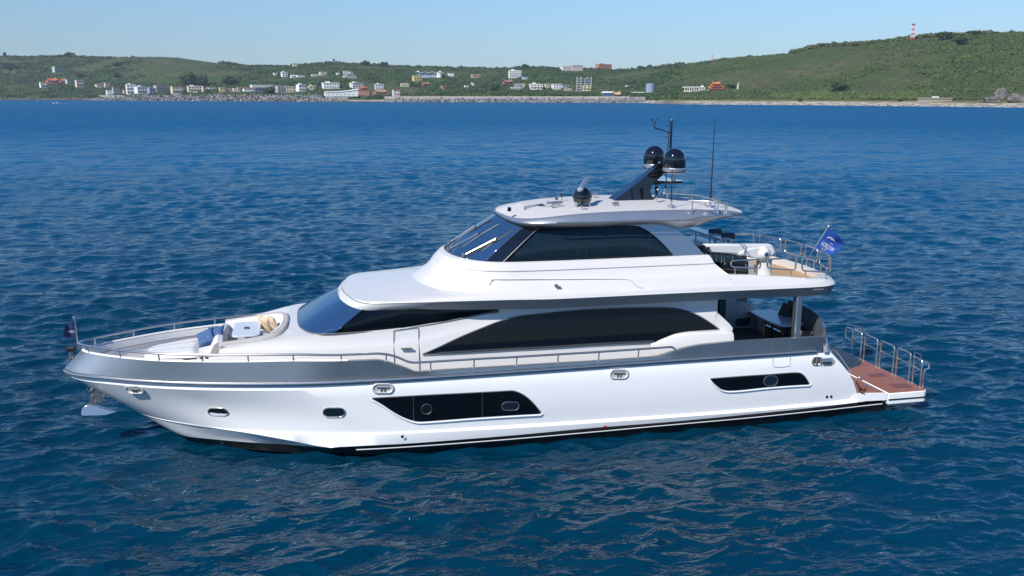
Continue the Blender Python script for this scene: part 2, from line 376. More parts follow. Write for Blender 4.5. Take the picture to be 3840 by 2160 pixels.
mb = MB(); mb.loft([bulb, bultop], slate, sub=3); mb.loft([bultop+[0, 0, .004], inn+[0, 0, .004]], slate); mb.loft([inn, innb], deckw)
e = [bulb[-1], bultop[-1], inn[-1], innb[-1]]; mb.add(e, [(0, 1, 2, 3)], slate); mb.add([mir(p) for p in e], [(0, 1, 2, 3)], slate)
bul = mb.build('bulwark', Y, angle=40)
mb = MB(); n0 = int(Nb*.36); cap = bultop[:n0]+nrm[:n0]*.055+[0, 0, .012]; mb.tube(cap, .04, deckw, 6); pair(mb, 'capping', bul)
for x0, x1 in [((2902, 1273), (2899, 1327)), ((2967, 1270), (2963, 1323))]:
    a, b = at(*x0, b=2.93), at(*x1, b=3.01); mb = MB(); mb.tube([a, b], .012, steeld, 5); pair(mb, 'gate_seam', bul)
mb = MB()                                                    # inner hand line
hl = (inn+nrm*.03)[6:n0]; hl = hl.copy(); hl[:, 2] -= .20; mb.tube(hl[::3], .014, steeld, 5); pair(mb, 'hand_line', bul)

# ---- decks
def deck(name, x0, x1, z, m, margin=.08, src=bultop, par=Y, n=60):
    X = np.linspace(x0, x1, n); e = at_station(src, X); e[:, 1] = np.minimum(e[:, 1]+margin, 0); e[:, 2] = z
    G = np.stack([e*np.array([1, f, 1]) for f in (1, .5, 0, -.5, -1)], 1); mb = MB(); mb.grid(G, m); return mb.build(name, par)
fd = bultop.copy()
deck('foredeck', -5.95, -.8, 1.95, deckw); deck('side_deck', -.8, 12.8, 1.82, deckw); deck('cockpit_deck', 12.6, 15.9, 1.36, dteak, margin=.05)

# ---- bow and side handrail
rt = [(291, 1294, 0)]
RT = [np.array([-6.17, 0, 2.97]), np.array([-6.05, -.22, 2.97])]
for x, b, z in bt[2:]: RT.append(np.array([x, -b, 2.96]))
for p, b in [((1275, 1331), 2.78), ((1411, 1326), 2.86), ((1449, 1329), 2.87), ((1488, 1339), 2.89), ((1520, 1352), 2.91), ((1540, 1359), 2.92), ((1570, 1359.5), 2.92), ((1778, 1347), 2.94), ((1939, 1338.5), 2.95), ((2092, 1329), 2.95), ((2243, 1320), 2.95), ((2391, 1310), 2.95), ((2480, 1304), 2.95), ((2515, 1301), 2.95), ((2522, 1302), 2.95), ((2536, 1315), 2.94)]:
    RT.append(at(*p, b=b))
rail = crv(RT, 170)
mb = MB(); full = np.r_[mir(rail[:0:-1]), rail]; mb.tube(full, .033, steel, 8); hr = mb.build('deck_rail', Y)
for X in [-5.82, -4.887, -3.824, -2.679, -1.492, -.32, .93, 2.12]+[at(px, 1340, b=2.94)[0] for px in (1615, 1778, 1938, 2093, 2246, 2394)]:
    for sg in (1, -1):
        a = at_station(bultop, np.array([X]))[0]; b = at_station(rail[1:], np.array([X]))[0]
        a = a+[0, .05, -.02]; mb = MB(); mb.tube([a, (a+b)/2, b], .021, steel, 7); mb.lathe([(.045, 0), (.04, .02), (.022, .03)], a+[0, 0, .02], steel, 10)
        o = mb.build('rail_post', hr)
        if sg < 0: o.scale = (1, -1, 1)

# ---- main deck house
B0 = ([-2.3, -1.2, -.3, 1, 2.4, 4, 8, 12.9], [1.46, 1.85, 2.10, 2.28, 2.38, 2.43, 2.48, 2.5])
def wb(X, z):
    u = np.asarray(z)-1.9; return pchip(*B0, np.atleast_1d(X))-.05*u-.045*u*np.abs(u)
def on_wall(px, py, o=.012):
    b = 2.2
    for _ in range(12):
        p = at(px, py, b=b); b = float(wb(p[0], p[2])[0])+o
    return at(px, py, b=b)
X = np.r_[np.linspace(-2.3, 12.0, 90)]
ztop = pchip([-2.3, -1.7, -1.0, -.16, .6, 2.4, 3.4, 4.54, 5.4, 7, 12.1], [2.96, 3.06, 3.17, 3.30, 3.335, 3.40, 3.50, 3.66, 3.84, 3.88, 3.88], X)
zcr = pchip([-2.3, -.31, 1.07, 2.4, 3.2, 4.55, 6, 8, 12.1], [2.80, 2.93, 2.92, 2.97, 3.04, 3.27, 3.42, 3.48, 3.46], X)
def row(z, o=0.): return np.stack([X, -(wb(X, z)+o), z], 1)
mb = MB(); zb = np.full_like(X, 1.7)
hl_ = row(zcr, .03)
mb.loft([row(zb), row(zb*.5+zcr*.5, -.012), hl_, row(zcr+.035, .02), row(zcr*.5+ztop*.5, -.02), row(ztop)], white)
# top shell forward of and under the lower windscreen
Xs = np.linspace(-.40, 2.6, 30); zt = pchip(X, ztop, Xs); sh = np.stack([Xs, -wb(Xs, zt), zt], 1)
G = [sh]
for f in (.9, .7, .4, .15, 0, -.15, -.4, -.7, -.9, -1):
    c = sh*np.array([1, f, 1]); c[:, 2] += (.05*(1-f*f))+.0; G.append(c)
mb.grid(np.stack(G, 1), white)
UB = [(-2.3, 1.38), (-1.9, 1.40), (-1.2, 1.40), (-.85, 1.33), (-.6, 1.06), (-.46, .6), (-.41, 0)]
Uc = crv([(x, -b, 0) for x, b in UB], 40); xo = np.clip(Uc[:, 0], -2.3, -.40)
outer = np.stack([xo, -wb(xo, pchip(X, ztop, xo)), pchip(X, ztop, xo)], 1); zin = pchip([-2.3, -1.9, -.65, -.41], [2.955, 2.99, 3.15, 3.25], Uc[:, 0])
inner = np.stack([Uc[:, 0], Uc[:, 1], zin], 1); k9 = int(np.argmax(Uc[:, 0] > -.5)) 
outer[k9:] = np.stack([np.full(40-k9, -.40), np.linspace(outer[k9, 1], 0, 40-k9), np.full(40-k9, outer[k9, 2])+.05*np.sin(np.linspace(0, math.pi/2, 40-k9))], 1)
mb.loft([outer, outer*.5+inner*.5+[0, 0, .015], inner], white); mb.loft([inner, inner*np.array([1, 1, 0])+[0, 0, 1.9]], white)
e = [outer[0], inner[0], inner[0]*np.array([1, 1, 0])+[0, 0, 1.8], outer[0]*np.array([1, 1, 0])+[0, 0, 1.8]]; mb.add(e, [(0, 1, 2, 3)], white); mb.add([mir(p) for p in e], [(0, 1, 2, 3)], white)
house = mb.build('deckhouse', Y, angle=38)
# aft arch of the deckhouse side and the fat rim below it
mb = MB()
ar = [(2684, 1129), (2684, 1168), (2712, 1192), (2735, 1214), (2747, 1229), (2747, 1240), (2700, 1246), (2640, 1250), (2600, 1250), (2560, 1130)]
P = [on_wall(px, py, .0) for px, py in ar]; Q = [p+[0, .12, 0] for p in P]
mb.add(P+Q, [tuple(range(10))]+[(i, (i+1) % 10, 10+(i+1) % 10, 10+i) for i in range(10)], white)
pair(mb, 'arch_end', house); mb = MB()
top = [at(*p, b=b) for p, b in [((2440, 1290), 2.47), ((2500, 1270), 2.52), ((2540, 1257), 2.55), ((2600, 1250), 2.6), ((2680, 1246.5), 2.64), ((2740, 1244), 2.66), ((2749, 1248), 2.66)]]
bot = [p*np.array([1, 1, 0])+[0, .0, 1.75] for p in top]; bot[-1] = bot[-1]+[.1, 0, 0]
t_, b_ = crv(top, 24), crv(bot, 24); ins = t_+[0, .3, .03]
mb.loft([t_+[0, .05, .02], t_, t_+[0, -.045, -.06], (t_+b_)/2+[0, -.04, .1], b_+[0, -.02, 0]], white, both=False); mb.loft([t_+[0, .05, .02], ins], white, both=False)
e = [t_[-1], b_[-1], b_[-1]+[0, .5, 0], t_[-1]+[0, .5, 0]]; mb.add(e, [(0, 1, 2, 3)], white)
pair(mb, 'quarter_panel', house, angle=40)
# aft bulkhead of the saloon, dark sliding doors
mb = MB(); mb.box((12.0, 0, 2.65), (.10, 4.7, 2.5), white); mb.box((12.07, 0, 2.55), (.06, 3.5, 2.2), pglass); mb.build('saloon_bulkhead', house)
# lower windscreen
NG = 80
sill = xbz([(-.163, 0, 3.35), (-.155, .5, 3.35), (-.124, 1.0, 3.35), (.037, 1.61, 3.35), (.253, 1.96, 3.35), (.527, 2.08, 3.348), (1.09, 2.13, 3.352), (2.37, 2.17, 3.388), (3.37, 2.215, 3.472), (4.54, 2.225, 3.645), (5.37, 2.24, 3.78)], NG)
gtop = xbz([(1.066, 0, 4.0), (1.075, .56, 4.0), (1.21, 1.38, 3.995), (1.41, 1.83, 3.968), (1.62, 2.0, 3.94), (1.96, 2.1, 3.935), (3.08, 2.2, 3.93), (5.37, 2.24, 3.87)], NG)
low = off(sill, -.06, -.12, .06)
k0 = 29
def blg(a, b, f, o): 
    c = a*(1-f)+b*f; t = np.gradient(c, axis=0); n = np.stack([t[:, 1], -t[:, 0], np.zeros(len(t))], 1); n /= np.maximum(np.linalg.norm(n, axis=1), 1e-9)[:, None]
    n *= np.sign(-n[-1, 1]); n[0, 1] = 0
    return c+n*o+[0, 0, o*.5]
L = [low, sill, blg(sill, gtop, .33, .03), blg(sill, gtop, .66, .03), gtop]
mb = MB(); mb.loft([c[:k0+1] for c in L], wglass); mb.build('windscreen', house, angle=60)
mb = MB(); mb.loft([c[k0:] for c in L], glass, both=False); sg, _ = pair(mb, 'forward_side_window', house, angle=60)
mb = MB(); j = k0; a = np.array([blg(sill, gtop, f, .03 if 0 < f < 1 else 0)[j] for f in np.linspace(0, 1, 9)])+[-.012, -.014, .012]; mb.tube(a, .022, pglass, 6); pair(mb, 'windscreen_pillar', house)
mb = MB(); c = sill+[0, 0, -.012]; mb.tube(np.r_[mir(c[:0:-1]), c], .025, groove, 6); mb.build('windscreen_gasket', house)
# saloon windows
up = [(1583, 1328), (1643, 1302), (1721, 1265), (1810, 1228), (1876, 1203), (1954, 1184), (2032, 1175.5), (2100, 1168.5), (2200, 1161), (2300, 1156), (2400, 1153.5), (2500, 1153), (2558, 1160), (2616, 1181.5), (2667, 1212.6), (2697, 1235)]
dn = [(1583, 1329), (1750, 1320.5), (1900, 1311.4), (2055, 1303.7), (2210, 1294), (2397, 1284.5), (2459, 1281.5), (2500, 1267), (2539, 1255), (2616, 1243.6), (2697, 1237)]
U = crv([on_wall(*p) for p in up], 240); D = crv([on_wall(*p) for p in dn], 240)
Xw = np.linspace(U[0, 0]+.01, U[-1, 0]-.01, 90)
def ip(C, X): o = np.argsort(C[:, 0]); return np.interp(X, C[o, 0], C[o, 2])
zu, zd = ip(U, Xw), ip(D, Xw); zu = np.maximum(zu, zd+.004)
rows = []
for f in np.linspace(0, 1, 7):
    z = zd*(1-f)+zu*f; rows.append(np.stack([Xw, -(wb(Xw, z)+.035), z], 1))
for sg_ in (1, -1):
    mb = MB(); mb.loft([r*np.array([1, sg_, 1]) for r in rows], glass, both=False)
    sw = mb.build('saloon_window', house, angle=60)
    mb = MB(); ring = np.r_[rows[0], rows[-1][::-1]]*np.array([1, sg_, 1])
    mb.tube(ring, .016, groove, 5, closed=True)
    for px in (2080, 2330, 1810):
        i = int(np.argmin(np.abs(Xw-on_wall(px, 1250)[0]))); mb.tube(np.array([r[i] for r in rows])*np.array([1, sg_, 1])+[0, -.004*sg_, 0], .006, glass, 5)
    mb.build('window_seal', sw)
    mb = MB(); lo = rows[0].copy(); lo[:, 2] += .035; lo[:, 1] -= .012; m_ = (Xw > 3.5) & (Xw < 10.0); mb.tube(lo[m_]*np.array([1, sg_, 1]), .022, brass if False else steeld, 5); mb.build('window_track', sw)
# side door with its seams and lever
mb = MB(); dl = [(1479, 1372), (1478, 1330), (1477, 1300), (1476.6, 1280), (1476.6, 1240), (1500, 1236), (1540, 1231), (1568, 1227), (1570, 1262), (1570.5, 1285), (1572, 1330), (1573, 1390)]
mb.tube(np.array([on_wall(*p, .02) for p in dl]), .010, groove, 5)
door = mb.build('side_door', house)
mb = MB(); a, b = on_wall(1504, 1308.5, .09), on_wall(1547, 1307, .09); mb.tube([a, (a+b)/2, b], .028, steeld, 8); c = on_wall(1526, 1307, .02); mb.tube([c, c+[0, -.08, .02]], .035, steeld, 8); mb.build('door_lever', door)

# ---- upper deck: eyebrow, roof, slate band, coaming, pilothouse base
NF = 120
R0 = [(1.15, 0, 4.14), (1.165, .35, 4.14), (1.22, .72, 4.14), (1.29, 1.06, 4.14), (1.38, 1.5, 4.14), (1.54, 1.90, 4.135), (1.76, 2.13, 4.135), (2.51, 2.34, 4.15), (3.9, 2.56, 4.17), (5.4, 2.68, 4.16), (6.98, 2.75, 4.125), (10.2, 2.78, 4.115), (14.0, 2.76, 4.075), (15.3, 2.70, 4.06), (15.8, 2.52, 4.065), (16.08, 2.1, 4.065), (16.28, 1.2, 4.065), (16.36, 0, 4.065)]
band_t = xbz(R0, NF)
crease = xbz([(3.23, 0, 4.40), (3.27, .5, 4.40), (3.39, 1.0, 4.38), (3.6, 1.45, 4.36), (3.95, 1.85, 4.335), (4.5, 2.25, 4.33), (5.1, 2.48, 4.33), (7, 2.62, 4.30), (9.5, 2.67, 4.28), (12, 2.69, 4.255), (14.5, 2.66, 4.20), (15.35, 2.6, 4.185), (15.75, 2.40, 4.18), (16.0, 2.0, 4.18), (16.2, 1.1, 4.18), (16.27, 0, 4.18)], NF)
lev2 = [(3.50, 0, 4.58), (3.56, .6, 4.57), (3.78, 1.15, 4.55), (4.15, 1.68, 4.53), (4.7, 2.08, 4.52), (5.6, 2.33, 4.52), (7, 2.42, 4.52), (9, 2.47, 4.525), (12.3, 2.51, 4.53)]
lev3 = [(3.90, 0, 4.93), (3.95, .6, 4.925), (4.14, 1.1, 4.91), (4.45, 1.55, 4.89), (4.95, 1.9, 4.87), (5.8, 2.13, 4.86), (8, 2.20, 4.85), (11.95, 2.21, 4.84)]
lev4 = [(4.10, 0, 5.12), (4.14, .5, 5.12), (4.27, 1.02, 5.11), (4.52, 1.43, 5.095), (4.85, 1.74, 5.085), (5.3, 1.92, 5.08), (6, 2.02, 5.075), (8, 2.06, 5.065), (11.85, 2.06, 5.06)]
lev5 = [(4.24, 0, 5.16), (4.27, .45, 5.155), (4.40, .98, 5.145), (4.63, 1.37, 5.13), (4.93, 1.68, 5.115), (5.35, 1.86, 5.10), (6, 1.95, 5.09), (8, 1.98, 5.08), (11.8, 1.98, 5.075)]
mb = MB()
# roof edge to crease with a gentle crown
mb.loft([band_t, off(band_t, -.03, .05), band_t*.6+crease*.4+[0, 0, .035], band_t*.25+crease*.75+[0, 0, .03], crease], white)
Xc = crease[:, 0]; i12 = int(np.argmin(np.abs(Xc[:90]-12.35))) if False else None
ny = 70
cA = crv(crease[(crease[:, 0] < 12.45)], ny); l2 = xbz(lev2, ny); l3 = xbz(lev3, ny); l4 = xbz(lev4, ny); l5 = xbz(lev5, ny)
mb.loft([cA, cA*.7+l2*.3+[0, 0, -.015], l2], white); mb.loft([l2, l2*.65+l3*.35+[.03, .02, -.03], l2*.3+l3*.7+[.02, .015, -.02], l3, l3*.45+l4*.55+[0, .0, .01], l4], white); mb.loft([l4, l5], white)
mb.loft([off(l3, .006, .012), off(l3, .0, -.03)], white)
# aft coaming
cB = crease[(crease[:, 0] > 12.2)]; cB = crv(np.r_[[at_station(crease[:100], np.array([12.3]))[0]], cB], 50)
lb = [(12.3, 2.51, 4.53), (12.5, 2.51, 4.52), (13.3, 2.51, 4.46), (14.5, 2.48, 4.34), (15.2, 2.42, 4.265), (15.6, 2.22, 4.25), (15.85, 1.85, 4.25), (16.03, 1.0, 4.25), (16.1, 0, 4.25)]
l2b = xbz(lb, 50); inn2 = l2b*np.array([1, .93, 1]); inn2[:, 0] -= .10*np.linspace(0, 1, 50)**2; innd = inn2.copy(); innd[:, 2] = 3.98
mb.loft([cB, cB*.5+l2b*.5+[0, -.01, .02], l2b], white); mb.loft([l2b, inn2], white); mb.loft([inn2, innd], white)
# end of the pilothouse base going down to the aft deck
e = np.array([l2[-1], l3[-1], l4[-1], l5[-1]]); e2 = e.copy(); e2[:, 1] *= .82; e2[:, 0] += .0
mb.loft([e, e2, e2*np.array([1, .9, 1])+[0, 0, -.3]], white)
upper = mb.build('upper_deck', Y, angle=32)
# recessed panel lines and the lit step line under the windows
mb = MB()
def tubepx(pts, b, r, m, n=24, lin=False): mb.tube(crv([at(*p, b=b) for p in pts], n, lin), r, m, 5)
def ontop(px, py, C1, C2, o=.01):
    b = 2.6
    for _ in range(14):
        p = at(px, py, b=b); f1 = at_station(C1, np.array([p[0]]))[0]; f2 = at_station(C2, np.array([p[0]]))[0]
        f = np.clip((p[2]-f1[2])/(f2[2]-f1[2]+1e-9), -.5, 1.5); b = -(f1[1]*(1-f)+f2[1]*f)+o
    return at(px, py, b=b)
Lp = np.array([ontop(px, py, cA, l2, .006) for px, py in [(1835, 1070), (1842, 1058), (1848, 1049), (1900, 1048.5), (2100, 1047.5), (2250, 1047), (2340, 1047.5), (2360, 1050), (2376, 1062), (2392, 1076), (2410, 1080.5)]])
mb.tube(crv(Lp, 60), .012, softgroove, 5); mb.tube(crv(Lp[:4], 10), .014, groove, 5)
mb.tube(off(l3, .012, .0)[14:], .012, softgroove, 5)
mb.build('moulding', upper)
mb = MB(); p = ontop(2086, 1072, cA, l2, .03); mb.lathe([(.0, -.03), (.05, -.02), (.055, .05), (.03, .09), (0, .095)], p+[0, -.02, 0], steeld, 12, axis='Y'); mb.box(p+[.05, -.05, -.03], (.14, .08, .05), steeld, bev=.015); mb.build('side_light', upper)
# slate band
lower = []
for p, b in [((1400, 1143), 2.14), ((1449, 1151), 2.2), ((1566, 1158.6), 2.32), ((1721, 1161), 2.46), ((1876, 1160), 2.54), ((2100, 1155), 2.62), ((2500, 1134), 2.65), ((2772, 1120), 2.65), ((2966, 1112), 2.63), ((3090, 1106.5), 2.59)]: lower.append(at(*p, b=b))
zl = lower[-1][2]
lower += [np.array([15.75, -2.42, zl]), np.array([16.0, -2.0, zl]), np.array([16.2, -1.1, zl]), np.array([16.27, 0, zl])]
bl = crv(lower, 120); bu = crv(band_t[(band_t[:, 0] > 1.72)], 120)
mb = MB(); mb.loft([off(bu, .004, .01), bu*.5+bl*.5, bl], slate, sub=2)
sf = bl.copy(); sf[:, 1] *= .97; sf[:, 2] += .0
G = np.stack([bl*np.array([1, f, 1]) for f in (1, .7, .35, 0, -.35, -.7, -1)], 1); mb.grid(G, deckw)
bd = mb.build('slate_band', upper, angle=40)
mb = MB(); a, b = at(3052, 1087.5, b=2.79), at(3086, 1086, b=2.78); mb.tube([a, (a+b)/2, b], .035, groove, 6); mb.build('vent_slot', bd)
# eyebrow over the lower windscreen
mb = MB(); gt = gtop[:46]; out = np.stack([gt[:, 0]-.045*np.clip(1-np.arange(46)/40, 0, 1), gt[:, 1]-.03, gt[:, 2]+.0], 1); out[0, 1] = 0
gr = crv(band_t[:26], 46); gr = off(gr, 0, -.012); gr[0, 1] = 0
mb.loft([gt+[.05, .05, 0], out, out*.5+gr*.5+[-.035, -.03, .01], gr+[-.01, -.01, 0]], white); mb.build('eyebrow', upper, angle=50)
mb = MB(); mb.tube(np.r_[mir(gr[:0:-1]), gr]+[0, 0, .005], .014, groove, 5); mb.build('roof_seam', upper)

# ---- pilothouse glass
NP = 44
p_s = [(4.30, 0, 5.14), (4.33, .42, 5.13), (4.47, .95, 5.12), (4.70, 1.33, 5.10), (5.0, 1.62, 5.085), (5.35, 1.79, 5.075), (5.6, 1.84, 5.07)]
p_t = [(5.87, 0, 6.23), (5.89, .45, 6.20), (5.95, .82, 6.16), (6.09, 1.22, 6.11), (6.30, 1.48, 6.07), (6.55, 1.59, 6.05), (6.75, 1.635, 6.04)]
ps, pt_ = xbz(p_s, NP), xbz(p_t, NP)
mb = MB(); L = [ps+[.03, .02, -.06], ps, blg(ps, pt_, .35, .05), blg(ps, pt_, .7, .05), pt_]; mb.loft(L, wglass)
pw_ = mb.build('pilothouse_windscreen', Y, angle=60)
ss = crv([ps[-1]]+[at(*p, b=b) for p, b in [((2000, 978), 1.9), ((2105, 975), 1.92), ((2306, 968), 1.93), ((2521, 957.5), 1.93)]], 60)
tt = crv([pt_[-1]]+[at(*p, b=b) for p, b in [((2105, 850), 1.72), ((2230, 849), 1.76), ((2357, 846), 1.78), ((2397, 849), 1.78), ((2433, 868), 1.80), ((2468, 897), 1.84), ((2498, 927), 1.88), ((2521, 957), 1.925)]], 60)
# columns by station so the mullions stand upright
mb = MB(); 
Xp = np.linspace(0, 1, 60)**.9
s2 = at_station(ss, ss[0, 0]+(ss[-1, 0]-ss[0, 0])*Xp); xt = tt[0, 0]+(tt[-1, 0]-tt[0, 0])*Xp; t2 = at_station(tt, xt)
mb.loft([s2+[0, .02, -.05], s2, s2*.5+t2*.5+[0, -.035, 0], t2], pglass, both=False)
pg, _ = pair(mb, 'pilothouse_side_window', Y, angle=60)
for f in (.33, .38, .86):
    xq = np.array([s2[0, 0]+(s2[-1, 0]-s2[0, 0])*(f+.1 if f < .5 else f)]); a, b = at_station(s2, xq)[0], at_station(t2, xq)[0]; mb = MB(); mb.tube([a+[0, -.006, 0], a*.5+b*.5+[0, -.04, 0], b+[0, -.006, 0]], .007, blackm, 5); mb.build('window_joint', pg)
mb = MB(); A = np.array([blg(ps, pt_, f, .05*math.sin(math.pi*f))[-1] for f in np.linspace(0, 1, 9)])
Bq = np.array([blg(ps, pt_, f, .05*math.sin(math.pi*f))[-9] for f in np.linspace(0, 1, 9)])
mb.loft([A+[-.02, -.03, .015], A*.5+Bq*.5+[-.05, -.045, .035], Bq+[-.04, -.03, .03]], blackg, both=False); mb.tube(A+[-.01, -.035, .015], .016, steeld, 6); mb.tube(Bq+[-.04, -.032, .03], .008, steeld, 5)
pair(mb, 'pillar', pw_)
mb = MB(); c = ps+[-.01, -.01, .005]; mb.tube(np.r_[mir(c[:0:-1]), c], .02, groove, 6); mb.build('windscreen_gasket', pw_)
# dim helm interior seen as a solid core behind the glass
# wipers
def wiper(p0, p1, q0, q1, arm_b):
    mb = MB(); mb.tube([p0, p1], .028, steel, 6); mb.tube([p0+[.06, -.10, -.02], p1+[.08, -.08, .0]], .012, steeld, 5)
    mb.tube([q0, (q0+q1)/2+[-.02, -.02, .02], q1], .024, blackm, 6); mb.tube([(q0+q1)/2+[-.05, -.04, .06], p1], .022, blackm, 5); mb.lathe([(.06, -.03), (.06, .06), (.03, .09)], p0, steel, 10)
    mb.build('wiper', pw_)
def onscreen(px, py, o=.06):
    """point of the windscreen under a sight line"""
    C = np.concatenate([np.r_[mir((ps*(1-f)+pt_*f)[::-1]), ps*(1-f)+pt_*f] for f in np.linspace(0, 1, 25)])
    bs_ = np.linspace(1.95, -1.95, 157); Pq = np.array([at(px, py, b=b) for b in bs_]); d = np.array([np.linalg.norm(C-p, axis=1).min() for p in Pq])
    k = [i for i in range(1, len(d)-1) if d[i] <= d[i-1] and d[i] <= d[i+1] and d[i] < .09]; k = k[0] if k else int(np.argmin(d)); best = (d[k], Pq[k])
    v = CAM0-best[1]; return best[1]+v/np.linalg.norm(v)*o
zw = lambda x, y: (1650+x/6.44, 780+y/6.44)
wiper(onscreen(*zw(220, 840), .1), onscreen(*zw(850, 430), .2), onscreen(*zw(540, 720)), onscreen(*zw(1230, 270)), 0)
wiper(onscreen(*zw(210, 1000), .1), onscreen(*zw(930, 610), .14), onscreen(*zw(540, 945)), onscreen(*zw(1420, 390)), 0)
wiper(onscreen(*zw(570, 1145), .1), onscreen(*zw(1370, 735), .14), onscreen(*zw(1010, 1040)), onscreen(*zw(1760, 540)), 0)

# ---- silver arch
def slab(pts, b0, b1, th, m, name, par, both=True):
    P = [at(*p, b=b0+(b1-b0)*k) for p, k in pts]; Q = [p+[0, th, 0] for p in P]; n = len(P); mb = MB()
    F = [tuple(range(n)), tuple(range(n, 2*n))[::-1]]+[(i, (i+1) % n, n+(i+1) % n, n+i) for i in range(n)]
    mb.add(P+Q, F, m)
    return pair(mb, name, par, angle=30)[0]
arch_o = [((2483, 836), 0), ((2523, 855), .1), ((2550, 871), .25), ((2574, 889.5), .4), ((2598, 909), .55), ((2619, 930), .7), ((2641, 957), .85), ((2661, 984), 1)]
arch_i = [((2542, 987), 1), ((2534, 971), .92), ((2522, 953), .82), ((2498, 925), .65), ((2468, 895.5), .45), ((2433, 867), .25), ((2397, 848), .08), ((2350, 843), 0)]
arch = slab(arch_o+arch_i, 1.84, 2.03, .16, silver, 'arch_pillar', Y)

# ---- hardtop
NH = 80
h1 = xbz([(5.79, 0, 6.33), (5.83, .25, 6.30), (5.90, .52, 6.28), (5.98, .82, 6.262), (6.12, 1.26, 6.256), (6.345, 1.61, 6.275), (6.77, 1.86, 6.317), (7.24, 1.95, 6.37), (7.8, 1.98, 6.415), (9.04, 2.0, 6.452), (10.29, 2.03, 6.458), (11.58, 2.02, 6.425), (12.3, 1.95, 6.385), (12.75, 1.83, 6.32), (12.98, 1.70, 6.26), (13.2, 1.2, 6.27), (13.3, 0, 6.29)], NH)
h2 = xbz([(5.74, 0, 6.285), (5.78, .28, 6.26), (5.83, .55, 6.235), (5.90, .90, 6.205), (6.05, 1.38, 6.175), (6.29, 1.76, 6.165), (6.74, 2.02, 6.17), (7.3, 2.11, 6.185), (7.9, 2.14, 6.195), (9.0, 2.17, 6.21), (10.3, 2.18, 6.22), (11.6, 2.15, 6.24), (12.4, 2.03, 6.23), (12.85, 1.86, 6.20), (13.05, 1.70, 6.18), (13.27, 1.2, 6.18), (13.37, 0, 6.2)], NH)
h3 = [(5.83, 0, 6.225), (5.86, .5, 6.19), (5.93, .9, 6.15), (6.1, 1.35, 6.10), (6.32, 1.68, 6.085)]
H3 = [np.array([x, -b, z]) for x, b, z in h3]+[at(*p, b=b) for p, b in [((2020, 849), 1.84), ((2092, 853), 1.87), ((2230, 851), 1.9), ((2363, 843), 1.92), ((2472, 840.5), 1.92), ((2510, 850), 1.88), ((2546, 859), 1.82), ((2600, 850), 1.86), ((2650, 834), 1.9), ((2697, 820), 1.9), ((2750, 811), 1.85)]]+[np.array([13.0, -1.66, 6.15]), np.array([13.2, -1.2, 6.15]), np.array([13.3, 0, 6.16])]
h3 = crv(H3, NH)
mb = MB(); mb.loft([h1, h1*.6+h2*.4+[0, -.03, .03], h2, h2*.5+h3*.5+[0, -.02, -.02], h3], hardsil)
under = h3*np.array([1, .8, 1]); under[:, 2] = np.maximum(under[:, 2], 6.0); mb.loft([h3, under, under*np.array([1, 0, 1])+[0, 0, .05]], deckw)
ht = mb.build('hardtop', Y, angle=50)
mb = MB(); cr = h1*np.array([1, .9, 1]); cr[:, 0] = 9.2+(h1[:, 0]-9.2)*.975; cr[:, 2] += .035
c2 = h1*np.array([1, .5, 1]); c2[:, 0] = 9.2+(h1[:, 0]-9.2)*.8; c2[:, 2] = h1[:, 2]*.3+6.5*.7+.04; c3 = c2*np.array([1, 0, 1])+[0, 0, .04]
mb.loft([h1, cr, c2, c3], decktop); mb.build('roof_panel', ht, angle=50)
mb = MB(); c = np.array([at(*p, b=2.22) for p in [(2088, 836), (2247, 833), (2397, 829.5), (2547, 826.5), (2620, 820), (2695, 812)]]); mb.tube(crv(c, 30), .022, steel, 7)
for i in range(6): mb.tube([c[i], c[i]+[0, .08, -.02]], .024, steel, 6)
pair(mb, 'grab_rail', ht)
mb = MB(); c = crv(h3[2:30]+[0, -.03, -.015], 40); mb.tube(c, .02, blackm, 5); pair(mb, 'roof_gasket', ht)
zt_ = 6.53
def on_roof(px, py, o=0.):
    z = 6.45
    for _ in range(14):
        q_ = at(px, py, z=z); e = at_station(h1, np.array([q_[0]]))[0]; f = min(1, abs(q_[1])/max(.05, -e[1])); zc = e[2]*.3+6.54*.7
        z = float(np.interp(f, [0, .5, .9, 1], [zc+.04, zc, e[2]+.035, e[2]]))+o
    return at(px, py, z=z)
z8 = lambda x, y: (1820+x/2.576, 640+y/2.576)
# aft roof rail
mb = MB(); rr_ = [at(*z8(x, y), z=6.75) for x, y in [(1720, 217), (1900, 225), (2090, 247), (2220, 282), (2350, 318)]]
rr_ = crv(rr_, 24); mb.tube(rr_, .018, steel, 6)
for x, y, y2 in [(2000, 238, 280), (2125, 255, 300), (2222, 282, 318), (2320, 310, 345), (1760, 218, 250)]: a = at(*z8(x, y), z=6.74); mb.tube([a, a*np.array([1, 1, 0])+[0, 0, 6.44]], .015, steel, 6)
rn = [at(*z8(x, y), z=6.72) for x, y in [(1955, 288), (2100, 292), (2240, 298), (2340, 312)]]; mb.tube(rn, .016, steel, 6)
for x, y in [(2000, 290), (2250, 300), (2335, 312)]: a = at(*z8(x, y), z=6.72); mb.tube([a, a*np.array([1, 1, 0])+[0, 0, 6.42]], .015, steel, 6)
mb.build('roof_rail', ht)
